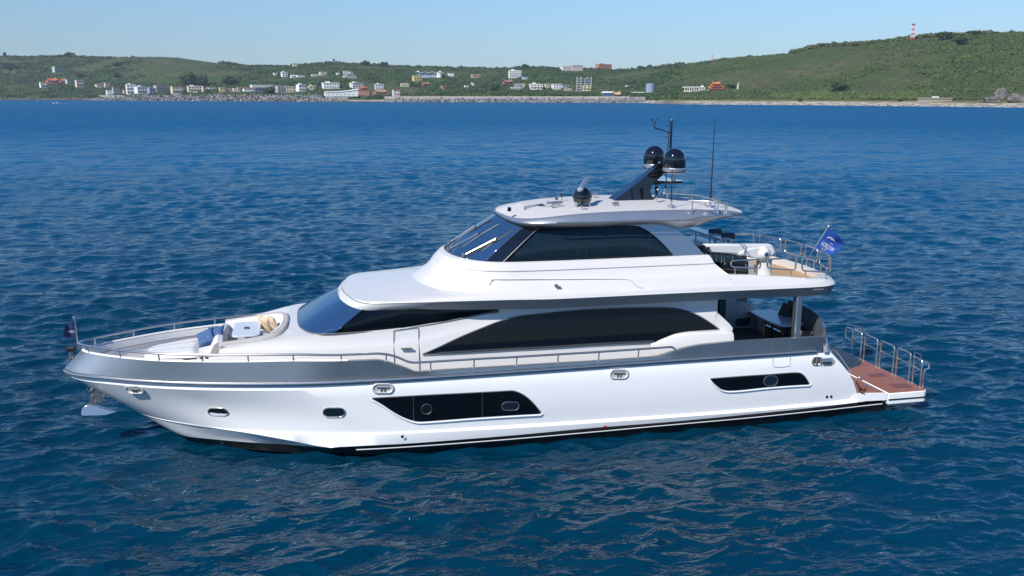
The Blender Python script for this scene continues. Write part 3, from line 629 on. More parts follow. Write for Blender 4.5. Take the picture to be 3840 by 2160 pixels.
# hatch, horn, lights
mb = MB(); hp = [on_roof(*z8(x, y), .05) for x, y in [(370, 345), (420, 360), (588, 338), (550, 318)]]; n4 = [p-[0, 0, .1] for p in hp]; mb.add(hp+n4, [(0, 1, 2, 3), (0, 1, 5, 4), (1, 2, 6, 5), (2, 3, 7, 6), (3, 0, 4, 7)], hardsil)
hq = [p*.88+np.mean(hp, 0)*.12+[0, 0, .008] for p in hp]; mb.add(hq, [(0, 1, 2, 3)], wglass); mb.build('roof_hatch', ht)
mb = MB(); a, b = on_roof(*z8(600, 312), .12), on_roof(*z8(730, 300), .12); mb.tube([a-(b-a)*.03, a+(b-a)*.1, b], [.06, .03, .035], steel, 10); mb.tube([a+[.05, -.2, -.02], b+[0, -.18, 0]], [.06, .03], steel, 10)
for f in (.25, .85): c = a*(1-f)+b*f; mb.tube([c, c+[0, -.03, -.16]], .02, steel, 6)
mb.build('horn', ht)
def post_light(px, py0, py1, r, m, name='navigation_light', head=.12):
    f = on_roof(*z8(px, py0)); t = at(*z8(px, py1), b=-f[1]); mb = MB(); mb.tube([f, t], r*.5, steel, 7); mb.tube([t+[0, 0, -head], t+[0, 0, -head*.8], t], [r, r*1.25, r*1.1], m, 10); mb.build(name, ht)
post_light(740, 300, 216, .045, blackg); post_light(936, 380, 295, .045, blackg); post_light(1654, 312, 145, .045, blackg, head=.32)
post_light(232, 380, 352, .05, blackg); post_light(688, 282, 255, .04, blackg)
mb = MB(); p = on_roof(*z8(1255, 345)); mb.box(p+[0, 0, .07], (.22, .12, .12), steel, bev=.03); mb.build('search_light', ht)
mb = MB(); p = on_roof(*z8(1040, 265)); mb.tube([p+[-.12, 0, .1], p+[.12, 0, .1]], [.05, .09], steel, 10); mb.tube([p, p+[0, 0, .1]], .03, steel, 6); mb.build('search_light', ht)
# radar: black pedestal head with tilted open array
mb = MB(); f = on_roof(*z8(935, 325), .06); prof = [(.22, -.02), (.27, .05), (.29, .18), (.24, .34), (.12, .44), (0, .46)]
mb.lathe(prof, f+[0, 0, .06], blackg, 20)
for dx, dy in ((-.25, -.12), (.22, -.12), (0, .2)): mb.tube([f+[dx, dy, -.1], f+[dx*.8, dy*.8, .1]], .03, steel, 6)
rd = mb.build('radar', ht, angle=50)
mb = MB(); t = at(*z8(930, 165), b=-f[1]); M = Matrix.Rotation(R_(28), 3, 'Z') @ Matrix.Rotation(R_(-24), 3, 'X'); mb.box(t+[.06, 0, .10], (.20, .95, .13), hardsil, rot=Matrix.Rotation(R_(-32), 3, 'Z') @ Matrix.Rotation(R_(16), 3, 'X') @ Matrix.Rotation(R_(-25), 3, 'Y'), bev=.05); mb.box(t+[0, 0, -.10], (.22, .22, .26), blackg, bev=.04); mb.build('scanner', rd)

# ---- mast with domes and antennas
zm = lambda x, y: (2380+x/4.026, 430+y/4.026)
mb = MB()
prof = [(2287, 758), (2300, 741), (2340, 712), (2400, 668), (2440, 635), (2479, 604), (2492, 612), (2484, 640), (2474, 657), (2460, 668), (2445, 680), (2432, 697), (2427, 712), (2431, 730), (2441, 755)]
P = []; n = len(prof)
def wid(py): return .34-.20*np.clip((758-py)/150, 0, 1)
for sg_ in (1, -1):
    for p in prof: q_ = at(*p, b=0); P.append(q_+[0, -sg_*wid(p[1]), 0])
mb.add(P, [tuple(range(n)), tuple(range(n, 2*n))[::-1]]+[(i, (i+1) % n, n+(i+1) % n, n+i) for i in range(n)], blackg)
a = at(2289, 757, b=0); b = at(2446, 755, b=0); mb.box((a+b)/2+[0, 0, -.02], (b[0]-a[0], .86, .06), blackg, bev=.02)
mast = mb.build('mast', Y, angle=30, bevel=.03)
db = .80; dpx = at(2529.5, 600, b=db); dcx = dpx[0]
for sg_ in (1, -1):
    top = at(2529.5, 555.4, b=db)[2]; zb_ = at(2529.5, 648, b=db)[2]; r = .345
    c = (dcx, -db*sg_, zb_); hh = top-zb_; mb = MB()
    mb.lathe([(r*.86, .0), (r, .03), (r, hh-r*.98)]+[(r*math.cos(t), hh-r+r*math.sin(t)) for t in np.linspace(.1, math.pi/2-.01, 12)], c, blackg, 32)
    dm = mb.build('satellite_dome', Y, angle=60)
    mb = MB(); mb.lathe([(r*.6, -.03), (r*.85, -.02), (r*1.012, .06), (r*1.012, .15), (r*1.0, .16)], c, hardsil, 32); mb.tube([np.array(c)+[0, 0, -.24], np.array(c)], .06, hardsil, 10); mb.build('dome_base', dm, angle=40)
mb = MB(); zz = zb_-.26
tip = np.array([[dcx-.18, db+.13], [dcx+.22, db+.13], [dcx+.34, db-.02], [dcx+.3, .02], [dcx-.55, .02], [dcx-.42, .35]])
V = [(x, -y, zz+(.02 if y > .5 else 0)) for x, y in tip]+[(x, -y, zz-(.06 if y > .5 else .14)) for x, y in tip]; n = 6
mb.add(V, [tuple(range(n)), tuple(range(n, 2*n))[::-1]]+[(i, (i+1) % n, n+(i+1) % n, n+i) for i in range(n)], blackg)
pair(mb, 'mast_wing', mast, angle=30, bevel=.015)
mb = MB(); a, b = at(2514, 560, b=0), at(2519, 452, b=0); mb.tube([a+[0, 0, -.3], a, b], [.045, .04, .032], blackg, 8); mb.lathe([(.04, 0), (.05, .03), (.03, .06), (0, .07)], b, steel, 10); pole = mb.build('mast_pole', mast)
mb = MB(); a, b, c = at(2511, 497, b=0), at(2455, 480, b=0), at(2454, 466, b=0); mb.tube([at(2517, 498, b=0), a, b], .018, blackm, 6); mb.tube([b, c], .022, blackm, 6)
for dx in (-.1, .02, .09): mb.lathe([(0, -.03), (.035, 0), (0, .04)], c+[dx, 0, .04+abs(dx)], blackm, 8); mb.tube([c, c+[dx, 0, .04+abs(dx)]], .008, blackm, 4)
mb.build('wind_sensor', pole)
for (x0, y0), (x1, y1), b in [((2517, 779), (2521, 604), 1.86), ((2663, 780), (2681, 441), 1.7), ((2493, 731), (2512, 437), -1.75)]:
    f, t = at(x0, y0, b=b), at(x1, y1, b=b); mb = MB(); mb.tube([f, f*.75+t*.25, t], [.028, .02, .009], blackm, 6)
    mb.lathe([(.07, -.02), (.06, .04), (.03, .10), (.03, .22)], f, steel, 10); mb.tube([f+[-.12, 0, .05], f+[.12, 0, .05]], .025, steel, 6); mb.build('whip_antenna', ht)

# ---- hull glass, portholes, fairleads
HLn = [bev, midline(.2), midline(.4), midline(.6), midline(.8), chine]
def hullb(X, Z):
    e = np.array([at_station(c, np.array([X]))[0] for c in HLn]); o = np.argsort(e[:, 2]); return -float(np.interp(Z, e[o, 2], e[o, 1]))
def on_hull(px, py, o=.0):
    b = 2.8
    for _ in range(14): p = at(px, py, b=b); b = hullb(p[0], p[2])+o
    return at(px, py, b=b)
def hull_window(up, dn, name):
    U = crv([on_hull(*p) for p in up], 200); D = crv([on_hull(*p) for p in dn], 200); X = np.linspace(U[0, 0]+.005, max(U[-1, 0], D[-1, 0])-.005, 60)
    zu, zd = ip(U, X), ip(D, X); zu = np.maximum(zu, zd+.003); rows = []
    for f in np.linspace(0, 1, 5):
        z = zd*(1-f)+zu*f; rows.append(np.array([[x, -(hullb(x, zz)+.010), zz] for x, zz in zip(X, z)]))
    mb = MB(); mb.loft(rows, glass, both=False); w, w2 = pair(mb, name, hull, angle=60)
    mb = MB(); lip = rows[0]+[0, -.012, -.035]; mb.tube(np.r_[[rows[0][0]+[-.05, 0, .03]], lip, [rows[0][-1]+[.1, 0, .0]]], [.008]+[.022]*60+[.008], hullw, 8)
    mb.tube(np.r_[rows[-1], rows[0][-1:]]+[0, -.004, .012], .014, groove, 5); pair(mb, 'window_lip', w)
    return w, rows, X
w1, r1, X1 = hull_window([(1394, 1494), (1553, 1485), (1755, 1474.7), (1871, 1468.6), (1916.6, 1466), (1947, 1473.6), (1982, 1496), (2007.5, 1521.6), (2026, 1545)],
    [(1394, 1495), (1437, 1519), (1472.5, 1542.8), (1513, 1564.5), (1548, 1577), (1573.5, 1581), (1603.7, 1579.6), (1755, 1568), (1906.5, 1558), (2026, 1551.5)], 'hull_window')
w2, r2, X2 = hull_window([(2663, 1421), (2771.7, 1412.5), (2888, 1404.7), (2966, 1399), (2995, 1399), (3008.5, 1404.7), (3024, 1422), (3034, 1440)],
    [(2663, 1422), (2686, 1445.5), (2709.6, 1461), (2733, 1465), (2771.7, 1463), (2888, 1451), (3033, 1441.6)], 'hull_window')
def frame_on(px, py, o):
    p = on_hull(px, py, o); e = on_hull(px+30, py, o)-p; e /= np.linalg.norm(e); u = on_hull(px, py-20, o)-p; u -= e*np.dot(u, e); u /= np.linalg.norm(u); n = np.cross(u, e)
    if n[1] > 0: n = -n
    return p, e, u, n
def plate(px, py, shape, o, m, name, par, ring=None, rr=.018, n_in=None):
    p, e, u, n = frame_on(px, py, o); mb = MB(); P = [p+e*a+u*b for a, b in shape]
    mb.fan(P, m)
    if ring: mb.tube([q+n*.004 for q in P], rr, ring, 6, closed=True)
    return mb, (p, e, u, n)
for px, py, L, h in [(818, 1545, .57, .275), (1253, 1546, .59, .295)]:
    mb, f = plate(px, py, stadium(L, h), .006, pglass, 'porthole', hull, steel, .020); pair(mb, 'porthole', hull)
for w, px, py, L, h in [(w1, 1599.7, 1534, .30, .30), (w1, 1914, 1523, .50, .25), (w2, 2890, 1428, .46, .31)]:
    mb, f = plate(px, py, stadium(L, h-.001), .016, blackg if L < .4 else pglass, 'porthole', w, steeld, .008 if L < .4 else .014); pair(mb, 'opening_port', w)
for px in (1551, 1813):
    x0 = on_hull(px, 1530)[0]; i = int(np.argmin(np.abs(X1-x0))); mb = MB(); mb.tube([r[i]+[0, -.004, 0] for r in r1], .006, steeld, 4); pair(mb, 'window_joint', w1)
for px, py in [(505, 1461), (1436, 1456), (2321, 1403)]:
    mb, (p, e, u, n) = plate(px, py, stadium(.54, .25), .008, fitting, 'fairlead', hull, fitting, .032)
    mb.tube([p-e*.17+u*.03+n*.02, p+e*.17+u*.03+n*.02], .022, steeld, 6); mb.tube([p-e*.04-u*.09+n*.02, p-e*.04+u*.03+n*.02], .02, steeld, 6); mb.tube([p+e*.05-u*.09+n*.02, p+e*.05+u*.03+n*.02], .02, steeld, 6)
    pair(mb, 'fairlead', hull)
mb, (p, e, u, n) = plate(3064, 1354, stadium(.36, .22), .010, brass, 'fairlead', hull, steel, .030)
for s_ in (-.05, .10): mb.tube([p+e*s_-u*.1+n*.04, p+e*s_+u*.1+n*.04], .022, steel, 6)
mb.loft([crv([p+e*.14+u*.09+n*.05, p+e*.4+u*.11+n*.06, p+e*.62+u*.10-n*.05, p+e*.74+u*.05-n*.2], 10), crv([p+e*.14+n*.09, p+e*.42+u*.0+n*.10, p+e*.68+u*.0-n*.02, p+e*.8-n*.2], 10), crv([p+e*.14-u*.1+n*.05, p+e*.42-u*.11+n*.05, p+e*.72-u*.11-n*.05, p+e*.86-u*.1-n*.2], 10)], steel, both=False, sub=3)
pair(mb, 'fairlead', hull)
for px, py, r in [(1509, 1637.6, .045), (2492, 1571, .05), (3101, 1488, .045), (3117, 1487, .045)]:
    b = 2.86
    p = on_hull(px, py, .01) if py < 1500 else at(px, py, b=2.965); mb = MB(); mb.fan([p+[r*math.cos(t), -.003, r*math.sin(t)] for t in np.linspace(0, 2*math.pi, 12)[:-1]], blackm); mb.build('drain_outlet', hull)
mb = MB(); p = at(2269, 1599, b=2.985); mb.box(p, (.09, .01, .045), redp); mb.build('draught_mark', hull)
mb = MB(); c = [on_hull(2898, y, .008) for y in (1327, 1345, 1366)]+[on_hull(2903, 1375, .008), on_hull(2930, 1376, .008), on_hull(2958, 1372, .008), on_hull(2962, 1366, .008)]+[on_hull(2963, y, .008) for y in (1345, 1322)]
mb.tube(crv(c, 30), .009, softgroove, 5); mb.build('boarding_gate_seam', hull)

# ---- stern: transom bulwark, corner cap, sofa, bathing platform
tr0, tr1, tr2 = [crv(t, 61)[:38] for t in (tr0, tr1, tr2)]
mb = MB(); mb.grid(np.array([tr0, tr1]), white); mb.grid(np.array([tr1+[.02, 0, 0], tr2+[.015, 0, 0], tr2+[-.10, 0, .01]]), slate); mb.grid(np.array([tr2+[-.10, 0, .01], (tr2*np.array([1, 1, 0])+[-.12, 0, 1.36])]), cushc)
mb.build('transom', Y, angle=40)
# join between side bulwark and transom corner
mb = MB(); bb = bultop[-1]; t0 = tr2[0]; 
c0 = np.array([[bb[0]-.05, bb[1], 2.1], [bb[0]-.05, bb[1]+.01, 2.46], [bb[0]-.05, bb[1]+.02, bb[2]]]); c1 = np.array([tr0[0], tr1[0], tr2[0]])
g_ = [c0*(1-f)+c1*f+[0, -.06*math.sin(math.pi*f), 0] for f in np.linspace(0, 1, 7)]
mb.grid(np.array([[r[0], r[1]] for r in g_]), white); mb.grid(np.array([[r[1], r[2], r[2]+[-.08, .1, 0]] for r in g_]), slate)
pair(mb, 'stern_corner', Y)
so_ = tr2[2:-1]+[-.12, 0, .14]
def inset(C, o, z):
    C = C.copy(); c = np.array([15.0, 0, 0]); v = C-c; v[:, 2] = 0; r = np.linalg.norm(v, axis=1)[:, None]; C = C-v/r*o; C[:, 2] = z; return C
sc = crv(so_, 40)
mb = MB(); pf_ = [inset(sc, .0, 2.60), inset(sc, -.02, 2.80), inset(sc, .05, 2.90), inset(sc, .14, 2.88), inset(sc, .26, 2.55), inset(sc, .30, 1.86)]; mb.grid(np.array(pf_), cushc)
for k in (0, -1): mb.add([c[k] for c in pf_]+[pf_[0][k]*np.array([1, 1, 0])+[0, 0, 1.4]], [tuple(range(7))], cushc)
cs_ = mb.build('cockpit_sofa', Y, angle=60)
mb = MB(); mb.grid(np.array([inset(sc, .26, 1.86), inset(sc, .28, 1.92), inset(sc, .80, 1.92), inset(sc, .84, 1.88), inset(sc, .84, 1.78), inset(sc, .86, 1.36)]), cushc); mb.build('seat', cs_, angle=40)
# handrail by the stern quarter
mb = MB(); mb.tube(crv([at(3117, 1317, b=2.74), at(3126, 1313, b=2.66), at(3146, 1330, b=2.62), at(3168, 1362, b=2.62), at(3188, 1394, b=2.66), at(3183, 1408, b=2.75)], 24), .022, steel, 7); pair(mb, 'quarter_rail', Y)
# platform
def plat_outline(x0, x1, b0, b1, r, z):
    P = [np.array([x0, -b0, z])]
    for k in range(9): a = -math.pi/2+math.pi/2*k/8; P.append(np.array([x1-r+r*math.cos(a), -(b1-r)+r*math.sin(a), z]))
    return P+[mir(p) for p in P[::-1]]
def slab3(out, dz, m, mb):
    n = len(out); P = list(out)+[p-[0, 0, dz] for p in out]
    mb.add(P, [tuple(range(n)), tuple(range(n, 2*n))[::-1]]+[(i, (i+1) % n, n+(i+1) % n, n+i) for i in range(n)], m)
mb = MB(); slab3(plat_outline(16.3, 17.66, 2.84, 3.0, .03, .60), .22, hullw, mb); pf = mb.build('fixed_platform', Y, angle=30)
mb = MB(); slab3(plat_outline(16.75, 17.62, 2.74, 2.90, .03, .608), .006, vteak, mb); mb.build('teak_deck', pf)
mb = MB(); slab3(plat_outline(17.69, 19.12, 3.03, 3.05, .22, .60), .36, hullw, mb); pl = mb.build('bathing_platform', Y, angle=30, bevel=.02)
mb = MB(); slab3(plat_outline(17.71, 19.10, 3.0, 3.02, .2, .609), .006, vteak, mb); mb.build('teak_deck', pl)
mb = MB(); o = plat_outline(17.69, 19.125, 3.04, 3.06, .22, .40); mb.tube(o[:-1], .022, blackm, 6); mb.build('rubber_strip', pl)
zp = lambda x, y: (3100+x/4.5275, 1220+y/4.5275)
mb = MB(); hp = [at(*zp(x, y), z=.615) for x, y in [(1070, 1000), (1190, 1065), (1465, 1050), (1340, 985)]]; mb.add(hp, [(0, 1, 2, 3)], vteakd); mb.build('deck_hatch', pl)
mb = MB(); hp = [at(*zp(x, y), z=.615) for x, y in [(690, 830), (760, 880), (1030, 860), (930, 800)]]; mb.add(hp, [(0, 1, 2, 3)], vteakd); mb.build('deck_hatch', pl)
for x, y in [(650, 1010), (715, 1040), (840, 1105)]:
    p = at(*zp(x, y), z=.612); mb = MB(); mb.lathe([(.07, 0), (.07, .015), (.03, .03), (0, .035)], p, steel, 12); mb.build('deck_fitting', pf)
mb = MB(); mb.tube(crv([at(*zp(x, y), z=.63) for x, y in [(505, 960), (540, 1010), (575, 1080), (640, 1110), (655, 1075), (600, 1065), (560, 1110), (600, 1150), (650, 1160)]], 40), .022, blackm, 6); mb.build('shore_hose', pf)
mb = MB(); p = at(*zp(545, 930), z=.61); mb.tube([p, p+[0, 0, .12]], .05, steel, 8); mb.box(p+[-.02, -.05, .1], (.12, .12, .09), steel, bev=.03); mb.build('cleat', pf)
# platform railing: six stainless hoops
def hoop(xa, ya, xb, yb, zt, par, zb=.61, low=True):
    a, b = np.array([xa, ya, zb]), np.array([xb, yb, zb]); d = (b-a)/np.linalg.norm(b-a); r = .09
    P = [a, a+[0, 0, zt-zb-r]]+[a+d*(r-r*math.cos(t))+[0, 0, zt-zb-r+r*math.sin(t)] for t in (.5, 1.1, math.pi/2)]+[b-d*(r-r*math.cos(t))+[0, 0, zt-zb-r+r*math.sin(t)] for t in (math.pi/2, 1.1, .5)]+[b+[0, 0, zt-zb-r], b]
    mb = MB(); mb.tube(P, .025, steel, 8)
    if low: mb.tube([a+[0, 0, (zt-zb)*.62], b+[0, 0, (zt-zb)*.62]], .021, steel, 7)
    for q in (a, b): mb.lathe([(.05, 0), (.045, .02), (.026, .035)], q, steel, 10)
    return mb.build('railing_hoop', par)
ZT = 1.57
def py_(x, y): return -at(*zp(x, y), z=.61)[1]
XP = 19.0
for (xa, ya), (xb, yb) in [((1480, 980), (1440, 955))]: pass
bs = [(-1.05, -.48), (-.33, .42), (.56, 1.32), (1.45, 2.15), (2.30, 2.72)]
for b0_, b1_ in bs: hoop(XP+.06, -b0_, XP+.03, -b1_, ZT if b0_ != 2.30 else 1.50, pl)
mb = MB(); a = np.array([XP+.06, 1.05, 1.55]); mb.tube(crv([a+[0, -.02, -.06], a+[0, .25, .0], a+[0, .42, -.06], a+[0, .45, -.25], a+[0, .38, -.40], a+[0, .15, -.42], a+[0, 0, -.42]], 24), .025, steel, 8); mb.build('railing_hoop', pl)
mb = MB(); a = np.array([XP+.03, -2.72, 1.45]); mb.tube(crv([a, a+[.16, -.08, -.05], a+[.18, -.12, -.18], a+[.02, -.13, -.22], a+[0, -.12, -.5], a+[.02, -.12, -.86]], 24), .025, steel, 8); mb.build('railing_hoop', pl)
for b0_ in (-.75, 2.45): mb = MB(); a = np.array([XP+.05, -b0_, ZT if b0_ < 0 else 1.5]); mb.tube([a+[0, .17, 0], a+[0, .17, .15], a+[0, -.17, .15], a+[0, -.17, 0]], .014, steel, 6); mb.build('ensign_loop', pl)

# ---- cockpit: pillars, table, far side
p0, p1 = at(2982, 1266, b=2.5), at(2980, 1112, b=2.5)
mb = MB(); mb.box([14.62, -2.5, (2.3+3.8)/2], (.20, .24, 1.7), silver, bev=.03); pair(mb, 'deck_pillar', Y)
mb = MB(); mb.box([12.35, -2.0, 2.7], (.22, .2, 2.6), blackg, bev=.02); pair(mb, 'door_frame', Y)
mb = MB(); tp = [(15.0, -1.05), (15.12, -1.2), (15.78, -1.2), (15.9, -1.05), (15.98, -.4), (15.98, .4), (15.9, .85), (15.78, .98), (15.12, .98), (15.0, .85), (14.93, .4), (14.93, -.4)]
slab3([np.array([x, -b, 2.43]) for x, b in tp], .05, table_m, mb); ct = mb.build('cockpit_table', Y, bevel=.01)
for dx, b in [(15.3, .55), (15.62, .55), (15.3, -.65), (15.62, -.65)]: mb = MB(); mb.tube([[dx, -b, 1.36], [dx, -b, 2.38]], .045, brass, 10); mb.build('table_leg', ct)
mb = MB(); mb.box([15.46, .05, 1.95], (.12, 1.5, .10), blackg, bev=.02); mb.build('table_stretcher', ct)
mb = MB()                                                    # far side screen with its oval fairlead
sc_ = [(12.1, 1.4), (16.15, 1.4), (16.15, 1.95), (16.0, 2.2), (15.68, 2.40), (12.1, 2.48)]
for x, z in sc_: pass
P = [np.array([x, 2.66, z]) for x, z in sc_]; Q = [p+[0, .06, 0] for p in P]; n = len(P); mb.add(P+Q, [tuple(range(n)), tuple(range(n, 2*n))[::-1]]+[(i, (i+1) % n, n+(i+1) % n, n+i) for i in range(n)], white); wing = mb.build('side_screen', Y)
mb = MB(); c = np.array([14.6, 2.645, 1.78]); c = at(2787, 1207, b=-2.645); P = [c+[a*1.0, -.003, b] for a, b in stadium(.58, .25)]; mb.fan(P, wglass); mb.tube(P, .025, blackg, 6, closed=True)
for d in (-.12, .12): mb.tube([c+[d, -.02, -.12], c+[d, -.02, .12]], .02, blackg, 6)
mb.build('oval_opening', wing)
mb = MB(); mb.box([16.1, 2.1, 1.72], (.28, .36, .68), deckw, bev=.03); mb.build('cockpit_locker', Y)

# ---- foredeck: sun pad, seat, table, sofa
mb = MB(); P = [np.array([-4.42, -.45, 1.94]), np.array([-2.9, -1.12, 1.94]), np.array([-2.9, 1.12, 1.94]), np.array([-4.42, .45, 1.94])]; Q = [p+[0, 0, .56+.06*(p[0] > -4)] for p in P]
mb.add(P+Q, [(4, 5, 6, 7)]+[(i, (i+1) % 4, 4+(i+1) % 4, 4+i) for i in range(4)], white); sp_ = mb.build('sunpad_base', Y, bevel=.03)
mb = MB(); pts = []
for f in np.linspace(0, 1, 16):
    x = -4.45+f*1.52; w = .50+f*.52; row_ = []
    for g in np.linspace(-1, 1, 15):
        e = (1-abs(g)**8)*(1-abs(2*f-1)**10); row_.append([x+(.10*(g*g) if f < .2 else 0), w*g, 2.50+.10*f+.135*e**.5])
    pts.append(row_)
mb.grid(np.array(pts), cush); mb.build('cushion', sp_, angle=70)
mb = MB()
for g in (-.33, .33): mb.tube([[ -4.42+f*1.46, (.5+f*.52)*g, 2.50+.10*f+.14] for f in np.linspace(.03, .97, 8)], .008, cushd, 4)
mb.build('cushion_seam', sp_)
mb = MB(); mb.box([-2.58, 0, 2.28], (.72, 2.5, .70), white, bev=.06); st_ = mb.build('foredeck_seat', Y)
for sg_, w_ in ((1, 1.14),):
    prof = [(-2.92, 2.62), (-2.92, 2.72), (-2.62, 2.76), (-2.50, 3.00), (-2.40, 3.06), (-2.27, 3.02), (-2.22, 2.62)]
    yy = np.linspace(-w_, w_, 15); G = np.array([[[x+(.05*(y/w_)**2), y*(1-.02*(z > 3)), z-.03*(abs(y)/w_)**8] for x, z in prof] for y in yy]); mb = MB(); mb.grid(G, cush)
    for row_ in (G[0], G[-1]): mb.add(list(row_), [tuple(range(len(prof)))], cushd)
    mb.build('backrest', st_, angle=35)
mb = MB()
for x in (-2.8, -2.66): mb.lathe([(.05, 0), (.05, .012), (0, .012)], [x, -1.19, 2.625], blackm, 10)
mb.build('cup_holder', st_)
mb = MB(); P = [np.array([x, -.98, z]) for x, z in ((-3.3, 2.56), (-2.95, 2.56))]; mb.tube(P, .03, blackm, 6); mb.build('stereo_control', st_)
mb = MB(); tp = rrect(.76, 1.64, .16); slab3([np.array([-1.62+a, b, 3.10]) for a, b in tp], .05, table_m, mb); ft = mb.build('foredeck_table', Y, bevel=.012)
mb = MB(); mb.lathe([(.22, 0), (.2, .03), (.07, .05), (.07, .72)], [-1.62, 0, 2.33], steel, 18); mb.build('table_pedestal', ft)
mb = MB(); mb.tube([[-1.62+a, b, 3.112] for a, b in stadium(.15, .22)], .018, steeld, 6, closed=True); mb.fan([[-1.62+a*.9, b*.9, 3.108] for a, b in stadium(.15, .22)], blackm); mb.build('cup_rack', ft)
def Uo(o, z, dx=0):
    C = inner.copy(); C[:, 0] = -2.3+(C[:, 0]+2.3)*(1.89-o)/1.89; C[:, 1] *= (1.4-o)/1.4
    C[:, 2] = z if np.isscalar(z) else z; return C
zi = inner[:, 2]
mb = MB(); mb.loft([Uo(-.03, zi+.01), Uo(-.02, zi+.09), Uo(.05, zi+.13), Uo(.13, zi+.09), Uo(.20, 2.78)], cushd); su = mb.build('foredeck_sofa', Y, angle=60, merge=.001)
mb = MB(); mb.loft([Uo(.14, zi-.02), Uo(.15, zi+.1), Uo(.22, zi+.06), Uo(.30, 2.74)], cush); mb.build('backrest', su, angle=60, merge=.001)
mb = MB(); mb.loft([Uo(.24, 2.70), Uo(.26, 2.76), Uo(.66, 2.76), Uo(.70, 2.72), Uo(.70, 2.62)], cush); mb.build('seat_cushion', su, angle=40, merge=.001)
mb = MB(); mb.loft([Uo(.71, 2.62), Uo(.71, 2.30)], white); mb.loft([Uo(.71, 2.32), Uo(.71, 2.32)*np.array([1, 0, 1])], deckw); mb.build('seat_base', su, merge=.001)

# ---- aft upper deck: teak, stairwell, davit, bar, rails
deckb = l2b*np.array([1, .93, 1])
mb = MB(); e = crv(inn2, 50); e[:, 2] = 4.02; mb.grid(np.stack([e*np.array([1, f, 1]) for f in (1, .5, 0, -.5, -1)], 1), teak); mb.build('teak_deck', Y)
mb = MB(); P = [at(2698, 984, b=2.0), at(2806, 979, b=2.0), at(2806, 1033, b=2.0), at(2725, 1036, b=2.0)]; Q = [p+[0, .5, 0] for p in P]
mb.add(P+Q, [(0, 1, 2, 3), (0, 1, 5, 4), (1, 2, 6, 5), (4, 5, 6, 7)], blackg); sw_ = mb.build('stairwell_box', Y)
mb = MB(); P = [at(2806, 979, b=1.99), at(2827, 978, b=1.99), at(2829, 1030, b=1.99), at(2806, 1033, b=1.99)]; mb.add(P, [(0, 1, 2, 3)], cushd); p = at(2797, 990, b=2.02); mb.tube([p, p+[0, 0, -.14]], .02, steel, 6); mb.tube([at(2722, 1010, b=2.02), at(2800, 1018, b=2.02)], .01, steeld, 5); mb.lathe([(.0, -.01), (.03, 0), (0, .01)], at(2719, 989, b=2.02), steel, 8, axis='Y'); mb.build('stair_trim', sw_)
mb = MB()
for px in (2662, 2684, 2706, 2716, 2747, 2794): mb.tube([at(px, 950, b=1.55), at(px, 983, b=1.55)], .022, steel if px != 2716 else brass, 6)
mb.tube([at(2640, 949, b=1.55), at(2668, 948, b=1.55), at(2800, 962, b=1.55)], .02, blackg, 6); mb.build('stair_rail', Y)
mb = MB(); P = [at(2645, 950, b=1.5), at(2800, 964, b=1.5), at(2806, 984, b=1.5), at(2662, 984, b=1.5)]; mb.add(P, [(0, 1, 2, 3)], cushd); mb.build('rail_screen', Y)
zd_ = lambda x, y: (2520+x/5.795, 820+y/5.795)
# davit boom
mb = MB(); bo = [(720, 562), (2140, 556), (2195, 585), (2262, 715), (2150, 840), (1750, 860), (1480, 785), (830, 742)]
P = [at(*zd_(x, y), b=1.90) for x, y in bo]; Q = [p+[0, .26, 0] for p in P]; n = len(P)
mb.add(P+Q, [tuple(range(n)), tuple(range(n, 2*n))[::-1]]+[(i, (i+1) % n, n+(i+1) % n, n+i) for i in range(n)], white); dv = mb.build('davit_crane', Y, bevel=.05)
mb = MB(); pc = at(*zd_(2000, 760), b=1.95); mb.lathe([(.0, -.16), (.05, -.16), (.10, -.13), (.19, -.05), (.23, .03), (.23, .10)], pc, white, 24, axis='Y'); mb.lathe([(0, -.19), (.055, -.178), (.068, -.15)], pc, wglass, 16, axis='Y'); mb.build('slewing_cover', dv, angle=40)
mb = MB(); tri = [(1450, 775), (1560, 700), (1800, 640), (1990, 628), (2150, 660), (2258, 725), (2140, 835), (1880, 870), (1600, 810)]
P = [at(*zd_(x, y), b=1.96) for x, y in tri]; Q = [p+[0, .08, 0] for p in P]; n = len(P); mb.add(P+Q, [tuple(range(n))]+[(i, (i+1) % n, n+(i+1) % n, n+i) for i in range(n)], white); mb.build('side_plate', dv, bevel=.02)
mb = MB(); ctr = at(*zd_(2000, 1000), b=1.72); bz = 4.02; tz = at(*zd_(2000, 880), b=1.72)[2]
mb.lathe([(.42, 0), (.40, .06), (.28, .25), (.22, .5), (.24, tz-bz)], [ctr[0], -1.72, bz], white, 24); mb.build('pedestal', dv, angle=50)
mb = MB(); p = at(*zd_(740, 650), b=1.75); mb.box(p+[-.03, .0, -.02], (.22, .3, .24), blackg, bev=.04); mb.lathe([(.07, -.2), (.07, -.12), (0, -.12)], p+[-.02, 0, .02], steel, 12, axis='Y'); mb.build('winch', dv)
